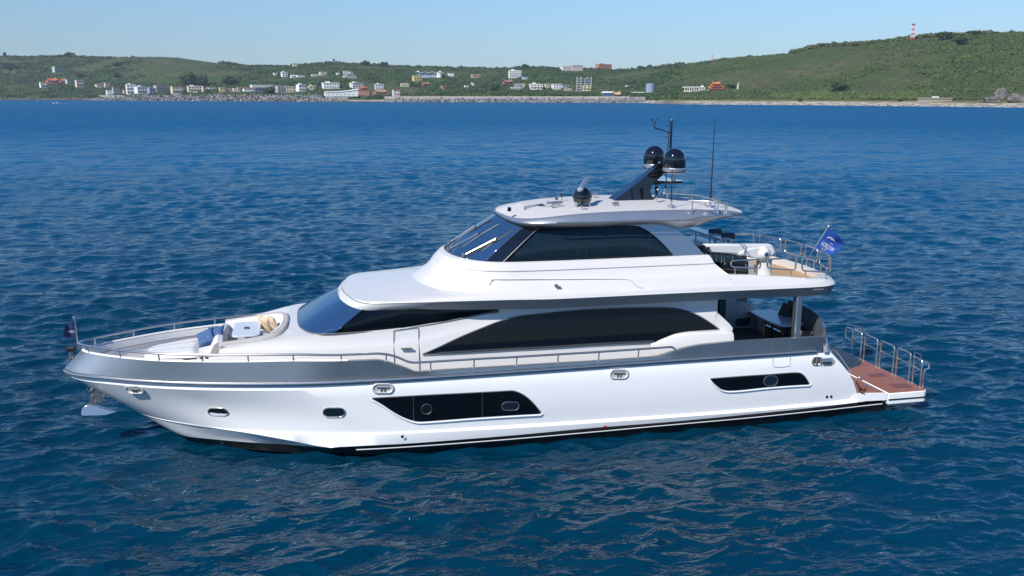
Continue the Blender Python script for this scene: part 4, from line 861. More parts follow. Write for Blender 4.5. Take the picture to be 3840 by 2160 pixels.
# bar with counter and stools at the forward end of the aft deck
mb = MB(); mb.box([13.38, 1.25, 5.17], (.42, 2.5, .06), table_m, bev=.01); br = mb.build('bar_counter', Y)
mb = MB(); mb.box([13.05, 1.2, 4.45], (.8, 2.4, .9), cushc, bev=.03); mb.box([13.05, 1.2, 4.92], (.84, 2.44, .04), hardsil); mb.build('bar_cabinet', br)
for y in (.15, 1.2, 2.3): mb = MB(); mb.tube([[13.42, y, 4.9], [13.42, y, 5.15]], .025, steeld, 6); mb.build('counter_post', br)
for px, py in ((2682, 870), (2731, 885)):
    c = at(px, py, z=5.22); mb = MB(); mb.tube([c+[-.20, .05, 0], c+[-.18, .05, 0], c+[.20, -.02, -.0], c+[.22, -.02, 0]], [.06, .105, .105, .06], cushc, 14); mb.tube([c+[.02, 0, -.08], c+[.02, 0, -.55]], .04, steeld, 8); mb.lathe([(0, 0), (.2, .0), (.2, .06), (0, .07)], c+[-.1, 0, -.55], cushc, 16); mb.tube([c+[-.1, 0, -.55], c+[-.1, 0, -1.2]], .04, steel, 8); mb.build('bar_stool', Y)
# rails
def loop3(c4, r, mb, rad=.10):
    """rounded rectangular hoop through four corners"""
    P = []; n = 4
    for i in range(4):
        a, b, c = [np.array(c4[k % 4]) for k in (i-1, i, i+1)]; u = (a-b)/np.linalg.norm(a-b); v = (c-b)/np.linalg.norm(c-b)
        for t in (0, .25, .5, .75, 1): P.append(b+u*rad*(1-t)**2+v*rad*t**2)
    mb.tube(P, r, steel, 8, closed=True)
near = [[(310, 665), (885, 628), (885, 805), (320, 785)], [(1010, 630), (1572, 600), (1562, 842), (1020, 805)], [(1690, 600), (2252, 578), (2236, 883), (1690, 852)]]
posts = [[(395, 795, 935), (797, 808, 957)], [(1085, 815, 977), (1477, 845, 997)], [(1755, 855, 1013), (2140, 885, 1040)]]
z5 = lambda x, y: (2680+x/5.152, 850+y/5.152)
for c4, ps_ in zip(near, posts):
    mb = MB(); loop3([at(*z5(x, y), b=2.42) for x, y in c4], .025, mb)
    for x, ya, yb in ps_: mb.tube([at(*z5(x, ya), b=2.42), at(*z5(x, yb+6), b=2.42)], .021, steel, 7)
    pair(mb, 'deck_railing', Y)
aft = [((15.93, -2.2), (16.19, -1.22)), ((16.24, -1.0), (16.33, -.12)), ((16.33, .12), (16.24, 1.0)), ((16.19, 1.22), (15.93, 2.16))]
for (xa, ba), (xb, bb_) in aft:
    mb = MB(); loop3([(xa-.12, -ba, 4.9), (xb-.12, -bb_, 4.9), (xb-.12, -bb_, 4.48), (xa-.12, -ba, 4.48)], .023, mb)
    for f in (.2, .8): x, b_2 = xa+(xb-xa)*f-.12, ba+(bb_-ba)*f; mb.tube([[x, -b_2, 4.48], [x, -b_2, 4.2]], .02, steel, 7)
    mb.build('deck_railing', Y)

# ---- bow light
mb = MB(); p = at(266, 1328, b=0); mb.tube([p+[0, 0, -.12], p, p+[0, 0, .1]], [.055, .05, .06], steel, 8); mb.box(at(267, 1309, b=0), (.26, .16, .15), blackm, bev=.04); mb.build('bow_light', Y)
mb = MB()
for x, b in ((-5.45, .72), (-2.9, 1.86)):
    pass
e = at_station(bultop, np.array([-5.5]))[0]; 
for X_ in (-4.9, -3.4, -1.5): e = at_station(inn, np.array([X_]))[0]; mb.lathe([(.05, 0), (.05, .02), (.03, .05), (0, .06)], e+[0, .06, -.45], steeld, 10, axis='Y')
mb.build('deck_light', bul)

# ================================================================== loose things aboard
pillow('pillow', 'blue patterned pillow leaning toward the bow, lower of the two blue ones', tuple(at(772, 1264, z=2.98)), .52, .52, .19, bluef, R_(58), R_(-46), 'blue pillows on the foredeck seat', R_(35))
pillow('pillow', 'blue patterned pillow lying higher against the seat back behind the other blue one', tuple(at(808, 1251, z=3.04)), .54, .50, .2, bluef, R_(66), R_(-40), 'blue pillows on the foredeck seat', R_(14))
pillow('pillow', 'beige square pillow on the foredeck sofa beside the white table corner', tuple(at(991, 1213, z=3.08)), .52, .56, .18, beige, R_(35), R_(78), 'beige pillows on the foredeck sofa', R_(4))
pillow('pillow', 'beige pillow nearer the lower windscreen, in the curve of the foredeck sofa', tuple(at(1024, 1214, z=3.12)), .50, .54, .18, beige, R_(18), R_(74), 'beige pillows on the foredeck sofa', R_(-4))
pillow('pillow', 'pale grey pillow lying flat along the near arm of the foredeck sofa', tuple(at(992, 1259, z=2.93)), .66, .30, .13, greyf, R_(14), R_(8), 'grey pillows on the foredeck sofa')
pillow('pillow', 'pale grey pillow propped in the near corner of the foredeck sofa', tuple(at(1033, 1249, z=3.02)), .52, .40, .14, greyf, R_(30), R_(-28), 'grey pillows on the foredeck sofa')
pillow('pillow', 'charcoal pillow at the far end of the cockpit sofa', (15.86, .28, 2.62), .5, .5, .18, cushc, R_(190), R_(62), 'charcoal pillows on the cockpit sofa')
pillow('pillow', 'charcoal pillow at the near end of the cockpit sofa', (15.3, -1.85, 2.25), .5, .5, .18, greyd, R_(230), R_(55), 'charcoal pillows on the cockpit sofa')

def text_mesh(txt, size, extrude=0.):
    cu = bpy.data.curves.new('lettering', 'FONT'); cu.body = txt; cu.size = size; cu.align_x = 'CENTER'; cu.align_y = 'CENTER'; cu.resolution_u = 3; cu.fill_mode = 'BOTH'
    o = bpy.data.objects.new('lettering', cu); COL.objects.link(o); dg = bpy.context.evaluated_depsgraph_get(); me = o.evaluated_get(dg).to_mesh()
    V = [tuple(v.co) for v in me.vertices]; F = [list(p.vertices) for p in me.polygons]; bpy.data.objects.remove(o); bpy.data.curves.remove(cu); return V, F
def flag(name, label, hoist0, hoist1, fly0, fly1, m, marks, fold, staff, side=1):
    """cloth from the staff (hoist0 top, hoist1 bottom) to the fly edge; u along the fly, v down the hoist"""
    h0, h1, f0, f1 = [np.array(p, float) for p in (hoist0, hoist1, fly0, fly1)]
    nrm_ = np.cross(f0-h0, h1-h0); nrm_ /= np.linalg.norm(nrm_)
    if nrm_[1] > 0: nrm_ = -nrm_
    def P(u, v, o=0.):
        a = h0+(h1-h0)*v; b = f0+(f1-f0)*v
        return a+(b-a)*u+nrm_*(fold(u, v)+o)
    t = thing(name, label, 'flag', tuple(h1))
    mb = MB(); us, vs = np.linspace(0, 1, 25), np.linspace(0, 1, 19); mb.grid(np.array([[P(u, v) for u in us] for v in vs]), m); c = mb.build('flag_cloth', t, angle=80)
    for txt, uc, vc, su, sv, sl in marks:
        if isinstance(txt, str): V, F = text_mesh(txt, 1.0)
        else: V, F = txt
        mb = MB(); mb.add([P(uc+x*su, vc-y*sv+sl*x*su, .012) for x, y, *_ in V], F, letter); mb.build('emblem' if not isinstance(txt, str) else 'lettering', c, recalc=False)
    mb = MB(); mb.tube(staff, .022, steel, 8); mb.lathe([(0, -.03), (.045, 0), (.03, .04), (0, .06)], staff[-1], steel, 10); mb.build('flagstaff', t)
    return t
fz = lambda x, y: z5(x, y)
FB = .30
arcV = []; arcF = []
def swoosh():
    V, F = [], []
    def arc(cx, cy, rx, ry, a0, a1, w0, w1, n=18):
        o = len(V)
        for k in range(n+1):
            f = k/n; a = R_(a0+(a1-a0)*f); w = w0+(w1-w0)*math.sin(math.pi*min(1, f*1.1)) ; V.append((cx+rx*math.cos(a), cy+ry*math.sin(a), 0)); V.append((cx+(rx-w)*math.cos(a), cy+(ry-w)*math.sin(a), 0))
        for k in range(n): F.append((o+2*k, o+2*k+2, o+2*k+3, o+2*k+1))
    arc(0, 0, 1, .62, 205, 20, .02, .26); arc(.25, .05, .62, .38, 190, 60, .02, .12); arc(.05, -.05, .9, .5, 330, 262, .04, .14)
    return V, F
SW = swoosh()
flag('flag', 'bright blue flag with white emblem flying from a slanted staff at the aft rail', at(*fz(2195, 12), b=FB), at(*fz(1905, 452), b=FB), at(*fz(2545, 335), b=FB-.15), at(*fz(2262, 530), b=FB+.1), flagb,
     [('HORIZON', .50, .68, .155, .30, .10), (SW, .46, .36, .26, .20, .12), ('YACHTS', .45, .86, .085, .15, .05)], lambda u, v: .05*u*math.sin(5*u+2.5*v)+.03*u*math.sin(9*v+3*u),
     [at(3018, 996, b=.2), at(*fz(1905, 455), b=FB), at(*fz(2200, -4), b=FB)])
flag('flag', 'navy blue flag with white lettering on a short staff at the bow rail', at(281.5, 1199, b=0), at(291, 1273, b=0), at(246, 1222, b=.1), at(232, 1262, b=.12), flagn,
     [('HORIZON', .42, .60, -.105, .20, .0)], lambda u, v: .07*u*math.sin(6*u+2*v+.6)-.05*u*u, [at(291.6, 1296, b=0), at(288, 1272, b=0), at(278, 1192, b=0)])
# anchor under the stem
A_ = thing('anchor', 'polished steel plough anchor hanging under the bow stem', 'anchor', tuple(at(330, 1515, b=0)))
mb = MB(); fl = [(304, 1543), (309, 1529), (322, 1519), (340, 1516), (362, 1518), (385, 1527), (440, 1544), (400, 1550), (320, 1554), (309, 1551)]
V = []; n = len(fl)
for sg_, w in ((1, .16), (-1, .16)):
    for i, p in enumerate(fl): q_ = at(*p, b=0); k = .25 if i in (0, 6) else 1; V.append(q_+[0, -sg_*w*k*(1 if i > 5 else .45), 0])
mb.add(V, [tuple(range(n)), tuple(range(n, 2*n))[::-1]]+[(i, (i+1) % n, n+(i+1) % n, n+i) for i in range(n)], steel); mb.build('fluke', A_, bevel=.02)
mb = MB(); sh_ = [(350, 1516), (334, 1512), (338, 1480), (353, 1458), (360, 1455), (398, 1480), (392, 1497), (372, 1513)]
V = []; n = len(sh_)
for sg_ in (1, -1):
    for p in sh_: V.append(at(*p, b=0)+[0, -sg_*.035, 0])
mb.add(V, [tuple(range(n)), tuple(range(n, 2*n))[::-1]]+[(i, (i+1) % n, n+(i+1) % n, n+i) for i in range(n)], steel)
for p in ((391, 1484), (360, 1506), (348, 1484)): mb.lathe([(0, -.06), (.035, -.055), (.035, .055), (0, .06)], at(*p, b=0), steel, 10, axis='Y')
mb.build('shank', A_)
mb = MB(); a = at(338, 1455, b=0); mb.lathe([(.08, -.08), (.05, 0), (.08, .08)], a, steel, 12, axis='Y'); mb.tube([a, at(352, 1458, b=0), at(372, 1468, b=0)], .03, steel, 8); mb.build('shackle', A_)

# ================================================================== THE SEA
def sea():
    m = bpy.data.materials.new('sea_water'); m.use_nodes = True; nt = m.node_tree; p = nt.nodes['Principled BSDF']
    p.inputs['Roughness'].default_value = .05; p.inputs['IOR'].default_value = 1.333; p.inputs['Specular IOR Level'].default_value = .42
    tc = nt.nodes.new('ShaderNodeTexCoord')
    def noise(scale, sx, sy, rot, detail, rough=.55):
        mp = nt.nodes.new('ShaderNodeMapping'); mp.inputs['Scale'].default_value = (sx, sy, 1); mp.inputs['Rotation'].default_value = (0, 0, rot); nt.links.new(tc.outputs['Object'], mp.inputs[0])
        n = nt.nodes.new('ShaderNodeTexNoise'); n.inputs['Scale'].default_value = scale; n.inputs['Detail'].default_value = detail; n.inputs['Roughness'].default_value = rough; n.inputs['Distortion'].default_value = .6
        nt.links.new(mp.outputs[0], n.inputs['Vector']); return n
    a = noise(3.2, .45, 1.0, R_(12), 4, .55); a.noise_type = 'RIDGED_MULTIFRACTAL'; b = noise(1.1, .45, 1.0, R_(2), 4, .55)
    b1 = nt.nodes.new('ShaderNodeBump'); b1.inputs['Strength'].default_value = 1; b1.inputs['Distance'].default_value = .045; nt.links.new(a.outputs[0], b1.inputs['Height'])
    b2 = nt.nodes.new('ShaderNodeBump'); b2.inputs['Strength'].default_value = 1; b2.inputs['Distance'].default_value = .22; nt.links.new(b.outputs[0], b2.inputs['Height'])
    nt.links.new(b2.outputs[0], b1.inputs['Normal'])
    # beyond the modelled wavelets the ripple slopes are carried by the normal
    far = nt.nodes.new('ShaderNodeVectorMath'); far.operation = 'LENGTH'; nt.links.new(tc.outputs['Object'], far.inputs[0])
    fr = nt.nodes.new('ShaderNodeMapRange'); fr.inputs[1].default_value = 35; fr.inputs[2].default_value = 260; fr.inputs[3].default_value = .25; fr.inputs[4].default_value = 2.4; nt.links.new(far.outputs['Value'], fr.inputs[0])
    cn = noise(.42, .40, 1.0, R_(8), 6, .66); sb = nt.nodes.new('ShaderNodeVectorMath'); sb.operation = 'SUBTRACT'; sb.inputs[1].default_value = (.5, .5, .5); nt.links.new(cn.outputs['Color'], sb.inputs[0])
    sc = nt.nodes.new('ShaderNodeVectorMath'); sc.operation = 'SCALE'; nt.links.new(sb.outputs[0], sc.inputs[0]); nt.links.new(fr.outputs[0], sc.inputs['Scale'])
    fl = nt.nodes.new('ShaderNodeVectorMath'); fl.operation = 'MULTIPLY'; fl.inputs[1].default_value = (1, 1.3, 0); nt.links.new(sc.outputs[0], fl.inputs[0])
    an = nt.nodes.new('ShaderNodeVectorMath'); an.operation = 'ADD'; nt.links.new(b1.outputs[0], an.inputs[0]); nt.links.new(fl.outputs[0], an.inputs[1])
    nm = nt.nodes.new('ShaderNodeVectorMath'); nm.operation = 'NORMALIZE'; nt.links.new(an.outputs[0], nm.inputs[0]); nt.links.new(nm.outputs[0], p.inputs['Normal'])
    # broad patches of slightly different water colour
    c = noise(.012, 1, 2.2, 0, 3); mx = nt.nodes.new('ShaderNodeMix'); mx.data_type = 'RGBA'
    r = nt.nodes.new('ShaderNodeMapRange'); r.inputs[1].default_value = .35; r.inputs[2].default_value = .65; nt.links.new(c.outputs[0], r.inputs[0]); nt.links.new(r.outputs[0], mx.inputs[0])
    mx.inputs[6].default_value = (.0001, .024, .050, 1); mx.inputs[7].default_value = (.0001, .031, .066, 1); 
    # far water's light put into base colour, bluer with distance; reflection roughened and weakened
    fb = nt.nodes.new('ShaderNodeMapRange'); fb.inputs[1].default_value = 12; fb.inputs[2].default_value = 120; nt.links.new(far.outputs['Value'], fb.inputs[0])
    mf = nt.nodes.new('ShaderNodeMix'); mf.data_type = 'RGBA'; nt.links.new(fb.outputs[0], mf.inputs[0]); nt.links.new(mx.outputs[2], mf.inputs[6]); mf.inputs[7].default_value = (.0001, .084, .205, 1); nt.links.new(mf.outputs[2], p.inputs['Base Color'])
    fq = nt.nodes.new('ShaderNodeMapRange'); fq.inputs[1].default_value = 25; fq.inputs[2].default_value = 300; fq.inputs[3].default_value = .05; fq.inputs[4].default_value = .40; nt.links.new(far.outputs['Value'], fq.inputs[0]); nt.links.new(fq.outputs[0], p.inputs['Roughness'])
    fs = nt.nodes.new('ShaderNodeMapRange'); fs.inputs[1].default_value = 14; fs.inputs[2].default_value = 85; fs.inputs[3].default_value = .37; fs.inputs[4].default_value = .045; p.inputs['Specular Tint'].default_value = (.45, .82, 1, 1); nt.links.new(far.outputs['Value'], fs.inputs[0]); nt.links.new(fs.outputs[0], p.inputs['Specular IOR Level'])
    # polar sheet centred below the camera's foot, fine near the yacht, coarser towards the horizon and behind
    th = np.r_[np.linspace(-math.pi, -R_(36)-.05, 50), np.linspace(-R_(36), R_(64), 940), np.linspace(R_(64)+.05, math.pi, 46)]
    rr = np.r_[.5, 4, np.exp(np.linspace(math.log(9), math.log(4200), 1800))]
    T, Rr = np.meshgrid(th, rr); Xg = Rr*np.sin(T); Yg = -S+Rr*np.cos(T)
    dx = np.maximum(Rr*R_(100)/940, Rr*math.log(4200/9)/1800); Z = np.zeros_like(Xg); DX = np.zeros_like(Xg); DY = np.zeros_like(Xg)
    g = np.random.default_rng(5); NW = 130
    lam = np.exp(np.r_[g.uniform(math.log(.30), math.log(2.7), NW-22), g.uniform(math.log(2.7), math.log(9), 22)]); main = R_(80)
    dirs = main+g.normal(0, R_(30), NW)+np.where(lam > 6, R_(-10), 0); ph = g.uniform(0, 2*math.pi, NW)
    # gust patches modulate the small waves
    gust = 1+.35*np.sin(Xg*.11+1.3*np.sin(Yg*.07))*np.sin(Yg*.09+1.1*np.sin(Xg*.06))
    for l, d, f in zip(lam, dirs, ph):
        k = 2*math.pi/l; slope = .0315*((l/.8)**-.22 if l < 2.7 else .22); A = slope/k
        w = np.clip((l/(dx*2.2)-1)/1.2, 0, 1)
        act = w[:, 0] > 0
        if not act.any(): continue
        n = int(act.sum())
        th_ = k*(math.cos(d)*Xg[:n]+math.sin(d)*Yg[:n])+f; mod = gust[:n] if l < 3.5 else 1.
        Z[:n] += A*w[:n]*mod*np.cos(th_); q = .95*A*w[:n]*mod*np.sin(th_); DX[:n] -= q*math.cos(d); DY[:n] -= q*math.sin(d)
    V = np.stack([Xg+DX, Yg+DY, Z-.06], -1).reshape(-1, 3).astype(np.float32); nr, nc = Xg.shape
    i = np.arange(nr-1)[:, None]*nc+np.arange(nc)[None, :]; j = np.arange(nr-1)[:, None]*nc+(np.arange(nc)[None, :]+1) % nc
    F = np.stack([i, j, j+nc, i+nc], -1).reshape(-1, 4).astype(np.int32)
    me = bpy.data.meshes.new('sea'); me.vertices.add(len(V)); me.vertices.foreach_set('co', V.ravel()); me.loops.add(F.size); me.loops.foreach_set('vertex_index', F.ravel())
    me.polygons.add(len(F)); me.polygons.foreach_set('loop_start', np.arange(0, F.size, 4, dtype=np.int32)); me.polygons.foreach_set('use_smooth', np.ones(len(F), bool)); me.update(calc_edges=True)
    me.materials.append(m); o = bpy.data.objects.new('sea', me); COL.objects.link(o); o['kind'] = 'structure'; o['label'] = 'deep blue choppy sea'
    return o
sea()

# ================================================================== THE COAST
FH = FPX/math.cos(PHI)
def px2th(px): return PSI+np.arctan((np.asarray(px, float)-1920)/FH)
SHX = [-1500, 0, 300, 650, 1150, 1250, 1335, 1352, 1440, 1452, 1800, 2420, 2500, 3000, 3840, 5200]
SHY = [373, 375.5, 376, 378, 382, 383, 383, 383, 383, 383.2, 384, 386, 390.5, 394, 402.6, 414]
SKX = [-1500, -600, 0, 101, 177, 262, 353, 414, 469, 606, 681, 747, 807, 878, 923, 1009, 1110, 1186, 1252, 1326, 1402, 1452, 1553, 1654, 1806, 1856, 1957, 2058, 2209, 2300, 2386, 2500, 2578, 2672, 2760, 2864, 2984, 3020, 3083, 3150, 3254, 3358, 3436, 3515, 3593, 3645, 3723, 3840, 4300, 5200]
SKY = [250, 222, 212, 215, 212, 208, 214, 215, 212, 209, 213, 223, 231, 238, 247, 249, 247, 239, 234, 242, 241, 248, 251, 254, 256, 260, 254, 256, 261, 264, 259, 247, 236, 224, 208, 201, 189, 175, 165, 163, 159, 144, 137, 130, 129, 123, 123, 127, 150, 200]
TH_ = px2th
def rs_of(px):
    y = np.interp(px, SHX, SHY); return np.array([np.linalg.norm((at(a, b, z=0)-CAM0)[:2]) for a, b in zip(np.atleast_1d(px), np.atleast_1d(y))])
PXG = np.linspace(-1500, 5200, 420); RS = rs_of(PXG); THG = px2th(PXG)
DD = np.interp(PXG, [-1500, 0, 600, 1250, 1800, 2400, 3000, 3840, 5200], [600, 700, 760, 900, 1000, 800, 520, 450, 450])
ZR = np.array([at(a, np.interp(a, SKX, SKY), d=r+dd)[2] for a, r, dd in zip(PXG, RS, DD)])-3.0
Z1 = np.interp(PXG, [-1500, 300, 700, 1300, 1340, 1450, 1480, 2420, 2470, 3000, 5200], [8, 8, 9, 8, 5, 5, 8.5, 8.5, 5, 5.5, 6])
from mathutils import noise as mn
def fbm(x, y, s): return mn.fractal(Vector((x/s, y/s, 0)), .9, 2.1, 5)
def terr(th, r, rough=True):
    rs, dd, zr, z1 = (float(np.interp(th, THG, a)) for a in (RS, DD, ZR, Z1)); u = r-rs
    if u < 0: return max(-6., u*.12)
    if u < 14: z = 1.6*u/14
    elif u < 60: t = (u-14)/46; z = 1.6+(z1-1.6)*t*t*(3-2*t)
    else:
        w = min((u-60)/(dd-60), 2.); 
        if w <= 1: s = .25*w+.75*(w*w*(3-2*w)); z = z1+(zr-z1)*s
        else: z = zr-(zr*.9)*(w-1)**1.3
        if rough:
            x, y = r*math.sin(th), r*math.cos(th)
            k = 4*w*(1-w) if w < 1 else 0
            z += (7*fbm(x+99, y, 230)*k*(zr/70)+2.2*fbm(x, y, 60)*min(1, w*5)*max(.25, min(1, k+.15)))
    return z
def ground_mat():
    m = bpy.data.materials.new('hillside_ground'); m.use_nodes = True; nt = m.node_tree; p = nt.nodes['Principled BSDF']; p.inputs['Roughness'].default_value = .95; p.inputs['Specular IOR Level'].default_value = .1
    tc = nt.nodes.new('ShaderNodeTexCoord')
    def nz(s, d=5):
        n = nt.nodes.new('ShaderNodeTexNoise'); n.inputs['Scale'].default_value = s; n.inputs['Detail'].default_value = d; nt.links.new(tc.outputs['Object'], n.inputs['Vector']); return n
    def ramp(src, a, b):
        r = nt.nodes.new('ShaderNodeMapRange'); r.inputs[1].default_value = a; r.inputs[2].default_value = b; nt.links.new(src, r.inputs[0]); return r.outputs[0]
    def mix(f, a, b):
        x = nt.nodes.new('ShaderNodeMix'); x.data_type = 'RGBA'; nt.links.new(f, x.inputs[0])
        for s_, v in ((6, a), (7, b)):
            if isinstance(v, tuple): x.inputs[s_].default_value = (*v, 1)
            else: nt.links.new(v, x.inputs[s_])
        return x.outputs[2]
    g = mix(ramp(nz(.012).outputs[0], .42, .62), (.050, .082, .026), (.105, .098, .048)); g = mix(ramp(nz(.07, 8).outputs[0], .35, .7), g, (.040, .070, .022))
    sp = nt.nodes.new('ShaderNodeSeparateXYZ'); nt.links.new(tc.outputs['Object'], sp.inputs[0]); sand = mix(ramp(nz(.15, 6).outputs[0], .4, .62), (.50, .46, .39), (.20, .185, .16))
    ad = nt.nodes.new('ShaderNodeMath'); ad.operation = 'MULTIPLY_ADD'; ad.inputs[1].default_value = -2.2; nt.links.new(nz(.03).outputs[0], ad.inputs[0]); nt.links.new(sp.outputs['Z'], ad.inputs[2])
    g2 = mix(ramp(ad.outputs[0], 2.4, 4.2), (.20, .17, .06), g)
    east = ramp(sp.outputs['X'], 400, 430); sand = mix(east, (.075, .072, .068), sand); g2 = mix(east, g, g2)
    g3 = mix(ramp(ad.outputs[0], 1.6, 2.3), sand, g2); nt.links.new(g3, p.inputs['Base Color'])
    return m
def hills():
    uu = np.r_[-40, 0, 5, 10, 14, 20, 28, 36, 45, 60, np.linspace(75, 1.0, 2)[:1]]
    rows = []
    fr = np.linspace(0, 1.55, 92)
    for th, rs, dd in zip(THG, RS, DD):
        u = np.r_[[-40, 0, 5, 10, 14, 20, 28, 36, 45, 60], 60+(dd-60)*fr[1:]]
        rows.append([( (rs+q_)*math.sin(th), -S+(rs+q_)*math.cos(th), terr(th, rs+q_)) for q_ in u])
    mb = MB(); mb.grid(np.array(rows), ground_mat()); o = mb.build('hills', angle=180, recalc=False); tag(o, 'scrub covered coastal hills behind the shore', kind='structure')
    # make sure faces look up
    return o
hills()
def ground_at(px, py):
    """first ground a sight line meets: direction, distance, height"""
    a = sight(px, py); hyp = math.hypot(a[0], a[1]); th = math.atan2(a[0], a[1]); sl_ = a[2]/hyp
    rs = float(np.interp(th, THG, RS)); dd = float(np.interp(th, THG, DD)); r = rs+2
    best = (-9, r)
    while r < rs+dd*1.05:
        q_ = (terr(th, r)-H)/r
        if q_ >= sl_: break
        if q_ > best[0]: best = (q_, r)
        r += 6
    else: r = best[1]
    z = terr(th, r); return th, r, np.array([r*math.sin(th), -S+r*math.cos(th), z])

# ---- scrub and woodland cover: uncountable, one mass
def leafmat(name):
    m = bpy.data.materials.new(name); m.use_nodes = True; nt = m.node_tree; p = nt.nodes['Principled BSDF']; p.inputs['Roughness'].default_value = .85; p.inputs['Specular IOR Level'].default_value = .15
    a = nt.nodes.new('ShaderNodeAttribute'); a.attribute_name = 'leaf'; nt.links.new(a.outputs['Color'], p.inputs['Base Color']); return m
LEAF = leafmat('foliage')
_t = (1+5**.5)/2
ICO = np.array([(-1, _t, 0), (1, _t, 0), (-1, -_t, 0), (1, -_t, 0), (0, -1, _t), (0, 1, _t), (0, -1, -_t), (0, 1, -_t), (_t, 0, -1), (_t, 0, 1), (-_t, 0, -1), (-_t, 0, 1)])/1.902
ICF = np.array([(0, 11, 5), (0, 5, 1), (0, 1, 7), (0, 7, 10), (0, 10, 11), (1, 5, 9), (5, 11, 4), (11, 10, 2), (10, 7, 6), (7, 1, 8), (3, 9, 4), (3, 4, 2), (3, 2, 6), (3, 6, 8), (3, 8, 9), (4, 9, 5), (2, 4, 11), (6, 2, 10), (8, 6, 7), (9, 8, 1)])
def tri_mesh(name, V, F, C, m, parent=None):
    V = np.asarray(V, np.float32); F = np.asarray(F, np.int32); me = bpy.data.meshes.new(name); me.vertices.add(len(V)); me.vertices.foreach_set('co', V.ravel()); me.loops.add(F.size); me.loops.foreach_set('vertex_index', F.ravel())
    me.polygons.add(len(F)); me.polygons.foreach_set('loop_start', np.arange(0, F.size, 3, dtype=np.int32)); me.update(calc_edges=True)
    if C is not None: at_ = me.color_attributes.new('leaf', 'FLOAT_COLOR', 'POINT'); at_.data.foreach_set('color', np.c_[C, np.ones(len(C))].astype(np.float32).ravel())
    me.materials.append(m); o = bpy.data.objects.new(name, me); COL.objects.link(o)
    if parent: o.parent = parent
    return o
def clumps(P, Rd, Cl, g, shards=10, flat=.75):
    """lumps of foliage: a ragged core plus loose leafy shards at each centre"""
    n = len(P); jit = g.uniform(.62, 1.28, (n, 12, 1)); sc = np.stack([Rd, Rd, Rd*flat], 1)[:, None, :]
    rot = g.uniform(0, 2*math.pi, n); c, s = np.cos(rot), np.sin(rot)
    B = ICO[None]*jit*sc; Bx = B[..., 0]*c[:, None]-B[..., 1]*s[:, None]; By = B[..., 0]*s[:, None]+B[..., 1]*c[:, None]; V1 = np.stack([Bx, By, B[..., 2]], -1)+P[:, None]
    F1 = (ICF[None]+np.arange(n)[:, None, None]*12).reshape(-1, 3); C1 = np.repeat(Cl[:, None], 12, 1)*g.uniform(.8, 1.15, (n, 12, 1))
    d = g.normal(0, 1, (n, shards, 3)); d /= np.linalg.norm(d, axis=-1, keepdims=True); d[..., 2] = np.abs(d[..., 2])*.9-.1
    cen = P[:, None]+d*sc*g.uniform(.8, 1.2, (n, shards, 1)); tri = g.normal(0, 1, (n, shards, 3, 3))*Rd[:, None, None, None]*.26
    V2 = (cen[:, :, None]+tri).reshape(-1, 3); F2 = np.arange(len(V2)).reshape(-1, 3)+n*12; C2 = np.repeat((Cl[:, None]*g.uniform(.7, 1.4, (n, shards, 1))).reshape(-1, 3), 3, 0)
    return np.r_[V1.reshape(-1, 3), V2], np.r_[F1, F2], np.r_[C1.reshape(-1, 3), C2]
KEEP = []            # sight lines kept clear of growth (houses, walls): (px0, px1, r0, r1)
def scatter():
    g = np.random.default_rng(21); P, Rd, Cl = [], [], []
    def put(th, r, rad, col): 
        z = terr(th, r); P.append((r*math.sin(th), -S+r*math.cos(th), z+rad*.35)); Rd.append(rad); Cl.append(col)
    n = 0
    for _ in range(120000):
        px = g.uniform(-150, 3990); th = float(px2th(px)); rs = np.interp(th, THG, RS); dd = np.interp(th, THG, DD); w = g.uniform(0, 1)**.95*1.04; r = rs+34+(dd-34)*w
        if px > 2470 and w < .05: continue
        x, y = r*math.sin(th), r*math.cos(th)
        grass = fbm(x+300, y-80, 170)-.06+(.55*math.exp(-((px-560)/330)**2)*(w > .33))+(.42*math.exp(-((px-2900)/420)**2)*(w > .30))+.40*math.exp(-((px-3230-w*260)/120)**2)*(w > .15)
        grass -= .35*math.exp(-((px-3560)/260)**2)*(w < .5)+.3*math.exp(-((px-2620)/200)**2)*(w < .35)+.3*math.exp(-((px-60)/260)**2)*(w < .6)
        ridge = w > .93 and not (430 < px < 830) and not (2560 < px < 2950)
        dens = 1 if grass < .12 or ridge else .40 if grass < .36 else .14
        if g.uniform() > dens: continue
        if any(a <= px <= b and r0 <= r <= r1 for a, b, r0, r1 in KEEP): continue
        big = fbm(x-500, y+40, 110)+(.25 if w < .4 else 0); rad = g.uniform(1.9, 3.9) if big > .12 and grass < .2 else g.uniform(1.1, 2.8)
        if grass > .12 and not ridge: rad *= .6
        if ridge: rad = g.uniform(1.6, 3.6)
        k = g.uniform(); base = np.array([.030, .062, .020]) if k < .45 else np.array([.050, .092, .026]) if k < .8 else np.array([.080, .118, .032])
        base = base*(.75+.5*min(1, max(0, fbm(x+77, y+31, 45)+.5)))
        if grass > .12: base = base*.5+np.array([.105, .098, .052])*.5
        if rad > 3: base = base*.75
        if px > 2550: base = base*.55+np.array([.085, .112, .036])*.45; rad *= .85
        if 2900 < px < 3500 and w < .2: base = base*1.3
        z = terr(th, r); lift = g.uniform(.3, 1.5) if ridge else .35; P.append((x, -S+y, z+rad*lift)); Rd.append(rad); Cl.append(base); n += 1
        if n >= 46000: break
    V, F, C = clumps(np.array(P), np.array(Rd), np.array(Cl), g, 9); o = tri_mesh('scrub', V, F, C, LEAF); tag(o, 'dense green scrub and low trees covering the hills', kind='stuff')

